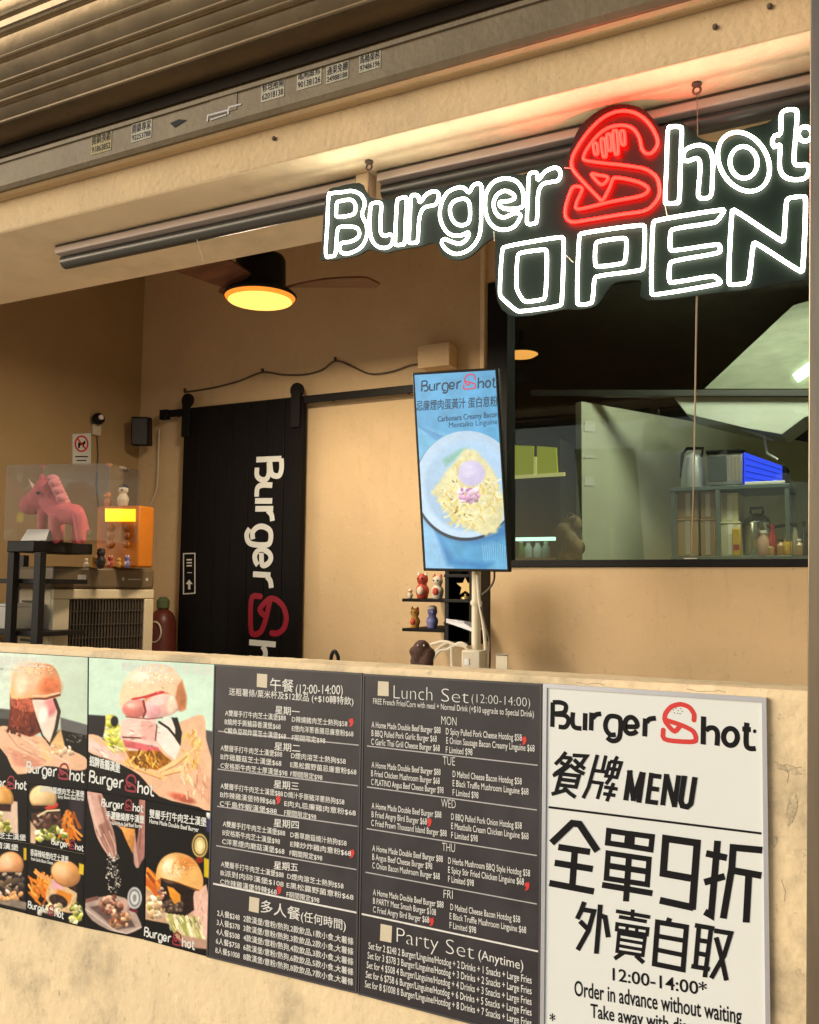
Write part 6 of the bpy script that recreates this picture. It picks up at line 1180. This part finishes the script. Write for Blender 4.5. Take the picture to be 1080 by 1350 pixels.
t, yy = chalk('chalkboard menu written in English with Lunch Set and Party Set', [(481, 888), (716, 901.3), (713.5, 1372), (474, 1309.2)])
k = MB(); ly = yy-.0007
T((519, 921), (570, 924), 19, 'Lunch', -.02); T((582, 925), (618, 927.5), 19, 'Set', -.02); T((622, 926), (699, 932), 12.5, '(12:00-14:00)', -.02)
T((492, 928), (704, 945.5), 8, 'FREE French Fries/Corn with meal + Normal Drink (+$10 upgrade to Special Drink)', 0)
EN = [('MON', (582, 957, 602), 959, ['A Home Made Double Beef Burger $88', 'B BBQ Pulled Pork Garlic Burger $68', 'C Garlic Thai Grill Cheese Burger $68'], ['D Spicy Pulled Pork Cheese Hotdog $58', 'E Onion Sausage Bacon Creamy Linguine $68', 'F Limited $98'], ((490, 581), (490, 576), (489.5, 580)), ((588, 688), (588.5, 705), (588, 623)), 970),
      ('TUE', (584, 1010, 600), 1012, ['A Home Made Double Beef Burger $88', 'B Fried Chicken Mushroom Burger $68', 'C PLATINO Angus Beef Cheese Burger $98'], ['D Melted Cheese Bacon Hotdog $58', 'E Black Truffle Mushroom Linguine $68', 'F Limited $98'], ((490, 581), (489.5, 580), (489.5, 585)), ((597, 688), (597, 697), (597, 631)), 1024),
      ('WED', (582, 1066, 601), 1066, ['A Home Made Double Beef Burger $88', 'B Fried Angry Bird Burger $68', 'C Fried Prawn Thousand Island Burger $88'], ['D BBQ Pulled Pork Onion Hotdog $58', 'E Meatballs Cream Chicken Linguine $68', 'F Limited $98'], ((490, 582), (490, 563), (489.5, 589)), ((595, 688), (595, 697), (595, 630)), 1080),
      ('THU', (583, 1124, 600), 1122, ['A Home Made Double Beef Burger $88', 'B Angus Beef Cheese Burger $98', 'C Onion Bacon Mushroom Burger $68'], ['D Herbs Mushroom BBQ Style Hotdog $58', 'E Spicy Stir Fried Chicken Linguine $68', 'F Limited $98'], ((491, 584), (491, 570), (491, 580)), ((591, 699), (591, 691), (591, 625)), 1137),
      ('FRI', (585, 1186, 597), 1180, ['A Home Made Double Beef Burger $88', 'B PARTY Meat Smash Burger $108', 'C Fried Angry Bird Burger $68'], ['D Melted Cheese Bacon Hotdog $58', 'E Black Truffle Mushroom Linguine $68', 'F Limited $98'], ((492, 585), (492, 575), (492, 566)), ((594, 686), (593, 694), (593, 628)), 1196)]
for nm, (x0, y, x1), ya, L, Rr, lx, rx, _ in EN:
    T((x0, y-2), (x1, y-2+(x1-x0)*.1), 12, nm, -.012)
    for i in range(3): y1 = ya+i*11.3; T((lx[i][0], y1), (lx[i][1], baseline(y1, lx[i][1], lx[i][0])), 8.4, L[i], .004)
    for i in range(3): y1 = baseline(ya+i*11.6, rx[i][0], 490)+0.5; T((rx[i][0], y1), (rx[i][1], baseline(y1, rx[i][1], rx[i][0])), 8.8, Rr[i], .004)
T((523, 1242), (578, 1254), 21, 'Party', -.02); T((588, 1257), (625, 1265), 21, 'Set', -.02); T((631, 1264), (690, 1279), 13, '(Anytime)', -.002)
for i, (n_, pr, sn) in enumerate(((2, 248, 1), (3, 378, 2), (4, 508, 3), (6, 758, 5), (8, 1008, 7))):
    y = 1251+i*12.6; x0 = 486-i*1.2; T((x0, y), (701, baseline(y, 701, x0)), 9.5, 'Set for %d $%d %d Burger/Linguine/Hotdog + %d Drinks + %d Snacks + Large Fries' % (n_, pr, n_, n_, sn), .004)
k.build('chalk_lettering', M['chalk'], t, smooth=0)
rules(t, yy, [((484, 983.5), (709, 1009)), ((484, 1037.5), (708, 1068)), ((483.5, 1092.5), (708, 1128)), ((482, 1150), (708, 1192))])
k = MB(); k.stroke([(477, 1205), (709.5, 1254.5)], 2.3, plane_fn(yy-.0004)); k.build('ruled_line', M['chalk'], t, smooth=0)
chillies(t, yy, [(691, 976), (566, 1084), (695, 1168), (569, 1215)])
blank_tile(t, yy, [(498.5, 898), (512.5, 899), (512.5, 918), (498, 917)]); blank_tile(t, yy, [(502, 1218), (517, 1221), (516, 1243), (501, 1240)])

# -- white menu poster in a silver frame
W4 = [(718.5, 900.5), (1011.5, 919.3), (1018, 1452), (714.5, 1372.5)]
t, yy = board('menu_poster', 'white framed menu poster with big black Chinese characters, rightmost on the wall', 'poster', W4, M['paper'], 0.008)
P = [Yp(x, y, 0)+np.array([0, yy-.004, 0]) for x, y in W4]; m = np.mean(P, axis=0); I = [q+np.array([.009*np.sign(m[0]-q[0]), 0, .009*np.sign(m[2]-q[2])]) for q in P]
k = MB()
for i in range(4): j = (i+1) % 4; k.prism([P[i], P[j], I[j], I[i]], (0, 0.0038, 0))
k.build('frame', M['alu'], t, smooth=0)
fn = plane_fn(yy-.0005); kb, kr, k1, k2 = MB(), MB(), MB(), MB()
def z6(p): return [(710+x/3.375, 890+y/3.375) for x, y in p]
def z7(p): return [(710+x/3.375, 1070+y/3.375) for x, y in p]
a = Yp(728.3, 958.5, yy-.0004); b = Yp(996.5, 984.5, yy-.0004); ux = (b-a)/np.linalg.norm(b-a); ux = np.array([ux[0], 0, ux[2]])
s_ = np.linalg.norm(b-a)/_WM['w']
wordmark(k1, kr, a, ux/np.linalg.norm(ux), np.array([0.0, 0, 1]), np.linalg.norm(b-a), 0.19, 0.18, k2)
for x, y in ((600, 155), (612, 148), (622, 158), (633, 150), (640, 162), (618, 170), (605, 168), (630, 172)): kb.poly(z6([(x-2, y-2), (x+2, y-2), (x+2, y+2), (x-2, y+2)]), fn)
S = lambda L, w, f=z7, c=False: [kb.stroke(f(q), w*1.13, fn, 'butt', c) for q in L]
S([[(45, 588), (992, 705)]], 2.6, z6)
# the two slanted characters
S([[(122, 343), (100, 372), (74, 398)], [(106, 366), (148, 370)], [(148, 368), (118, 408), (72, 440)], [(98, 388), (122, 402)], [(152, 357), (214, 361), (190, 396), (158, 420)], [(158, 376), (182, 400), (206, 418)],
   [(140, 400), (106, 428), (64, 448)], [(140, 400), (170, 424), (204, 440)], [(100, 440), (180, 449), (166, 498), (88, 488)], [(96, 464), (172, 473)], [(100, 440), (76, 530)], [(58, 530), (122, 512)], [(112, 500), (136, 524), (164, 544)]], 4.4, z6)
S([[(262, 355), (244, 420), (222, 500), (198, 548)], [(240, 424), (306, 432)], [(300, 358), (284, 428)], [(228, 474), (282, 482), (262, 552)], [(352, 362), (338, 386)], [(318, 384), (368, 391), (348, 456), (300, 449), (318, 384)], [(312, 416), (358, 423)], [(342, 388), (324, 454)], [(324, 454), (300, 486)], [(292, 498), (352, 508)], [(288, 528), (342, 536)], [(334, 480), (304, 562)]], 4.2, z6)
# MENU, heavy slanted capitals
S([[(388, 558), (408, 424)], [(404, 424), (424, 560)], [(462, 432), (420, 560)], [(446, 568), (466, 432)]], 6.0, z6)
S([[(484, 573), (503, 435)], [(496, 446), (546, 453)], [(490, 503), (536, 510)], [(480, 562), (531, 569)]], 5.6, z6)
S([[(552, 580), (570, 440)], [(568, 442), (606, 586)], [(604, 588), (624, 446)]], 5.8, z6)
S([[(650, 448), (633, 560), (640, 582), (662, 587), (678, 572), (696, 454)]], 6.2, z6)
# big characters
S([[(58, 140), (150, 52), (182, 56), (262, 176)]], 8.0); S([[(88, 158), (230, 180)], [(72, 228), (242, 256)], [(48, 318), (247, 356)], [(162, 165), (150, 340)]], 7.6)
S([[(313, 85), (398, 98), (392, 152), (308, 140)], [(418, 100), (506, 112), (500, 170), (414, 156)]], 6.4, z7, True); S([[(310, 185), (492, 212), (484, 325), (302, 297)]], 6.2, z7, True)
S([[(306, 240), (488, 268)], [(403, 190), (389, 400)], [(283, 326), (507, 364)]], 7.0)
S([[(678, 297), (555, 275), (566, 120), (706, 140), (684, 437)]], 8.4); S([[(540, 395), (690, 428)]], 8.2)
S([[(797, 130), (782, 300), (768, 462), (740, 446)], [(746, 186), (838, 206)], [(738, 315), (828, 288)]], 7.8); S([[(996, 172), (866, 160), (860, 250), (822, 476)], [(864, 262), (992, 285)], [(936, 272), (924, 494)]], 8.0)
S([[(204, 402), (190, 440), (172, 478)], [(194, 436), (246, 444), (222, 530), (174, 616)], [(184, 488), (220, 524)], [(275, 414), (257, 633)], [(272, 462), (296, 470), (310, 560)]], 5.6)
S([[(345, 443), (496, 470)], [(420, 436), (416, 485)], [(358, 468), (482, 490)]], 4.4); S([[(350, 500), (486, 522), (483, 548), (348, 526)], [(358, 542), (474, 562), (464, 640), (350, 622)]], 4.2, z7, True)
S([[(395, 505), (393, 532)], [(438, 513), (436, 540)], [(355, 568), (470, 588)], [(352, 596), (467, 616)]], 3.8); S([[(378, 628), (338, 655)], [(432, 640), (468, 673)]], 5)
S([[(584, 474), (574, 500)]], 6); S([[(530, 492), (658, 514), (643, 704), (516, 678)]], 6, z7, True); S([[(526, 553), (654, 576)], [(521, 614), (648, 640)]], 5.4)
S([[(696, 506), (782, 521)], [(714, 510), (698, 694)], [(768, 520), (740, 738)], [(710, 572), (764, 581)], [(703, 630), (756, 640)], [(680, 688), (762, 702)]], 5.4); S([[(782, 530), (856, 542), (826, 640), (768, 742)], [(790, 560), (812, 640), (836, 752)]], 5.6)
text_px(kb, '12:00-14:00*', z7([(330, 750)])[0], z7([(750, 820)])[0], 17, yy-.0004, .012)
text_px(kb, 'Order in advance without waiting', z7([(160, 818)])[0], z7([(905, 945)])[0], 21, yy-.0004, .012); text_px(kb, 'Take away with discount', z7([(232, 915)])[0], z7([(800, 1010)])[0], 19, yy-.0004, .012); text_px(kb, '*', z7([(50, 950)])[0], z7([(75, 954)])[0], 16, yy-.0004, .01)
kb.build('black_lettering', M['ink'], t, smooth=0); k1.build('black_lettering', M['ink'], t, smooth=0); k2.build('black_lettering', M['ink'], t, smooth=0); kr.build('red_logo', M['redink'], t, smooth=0)
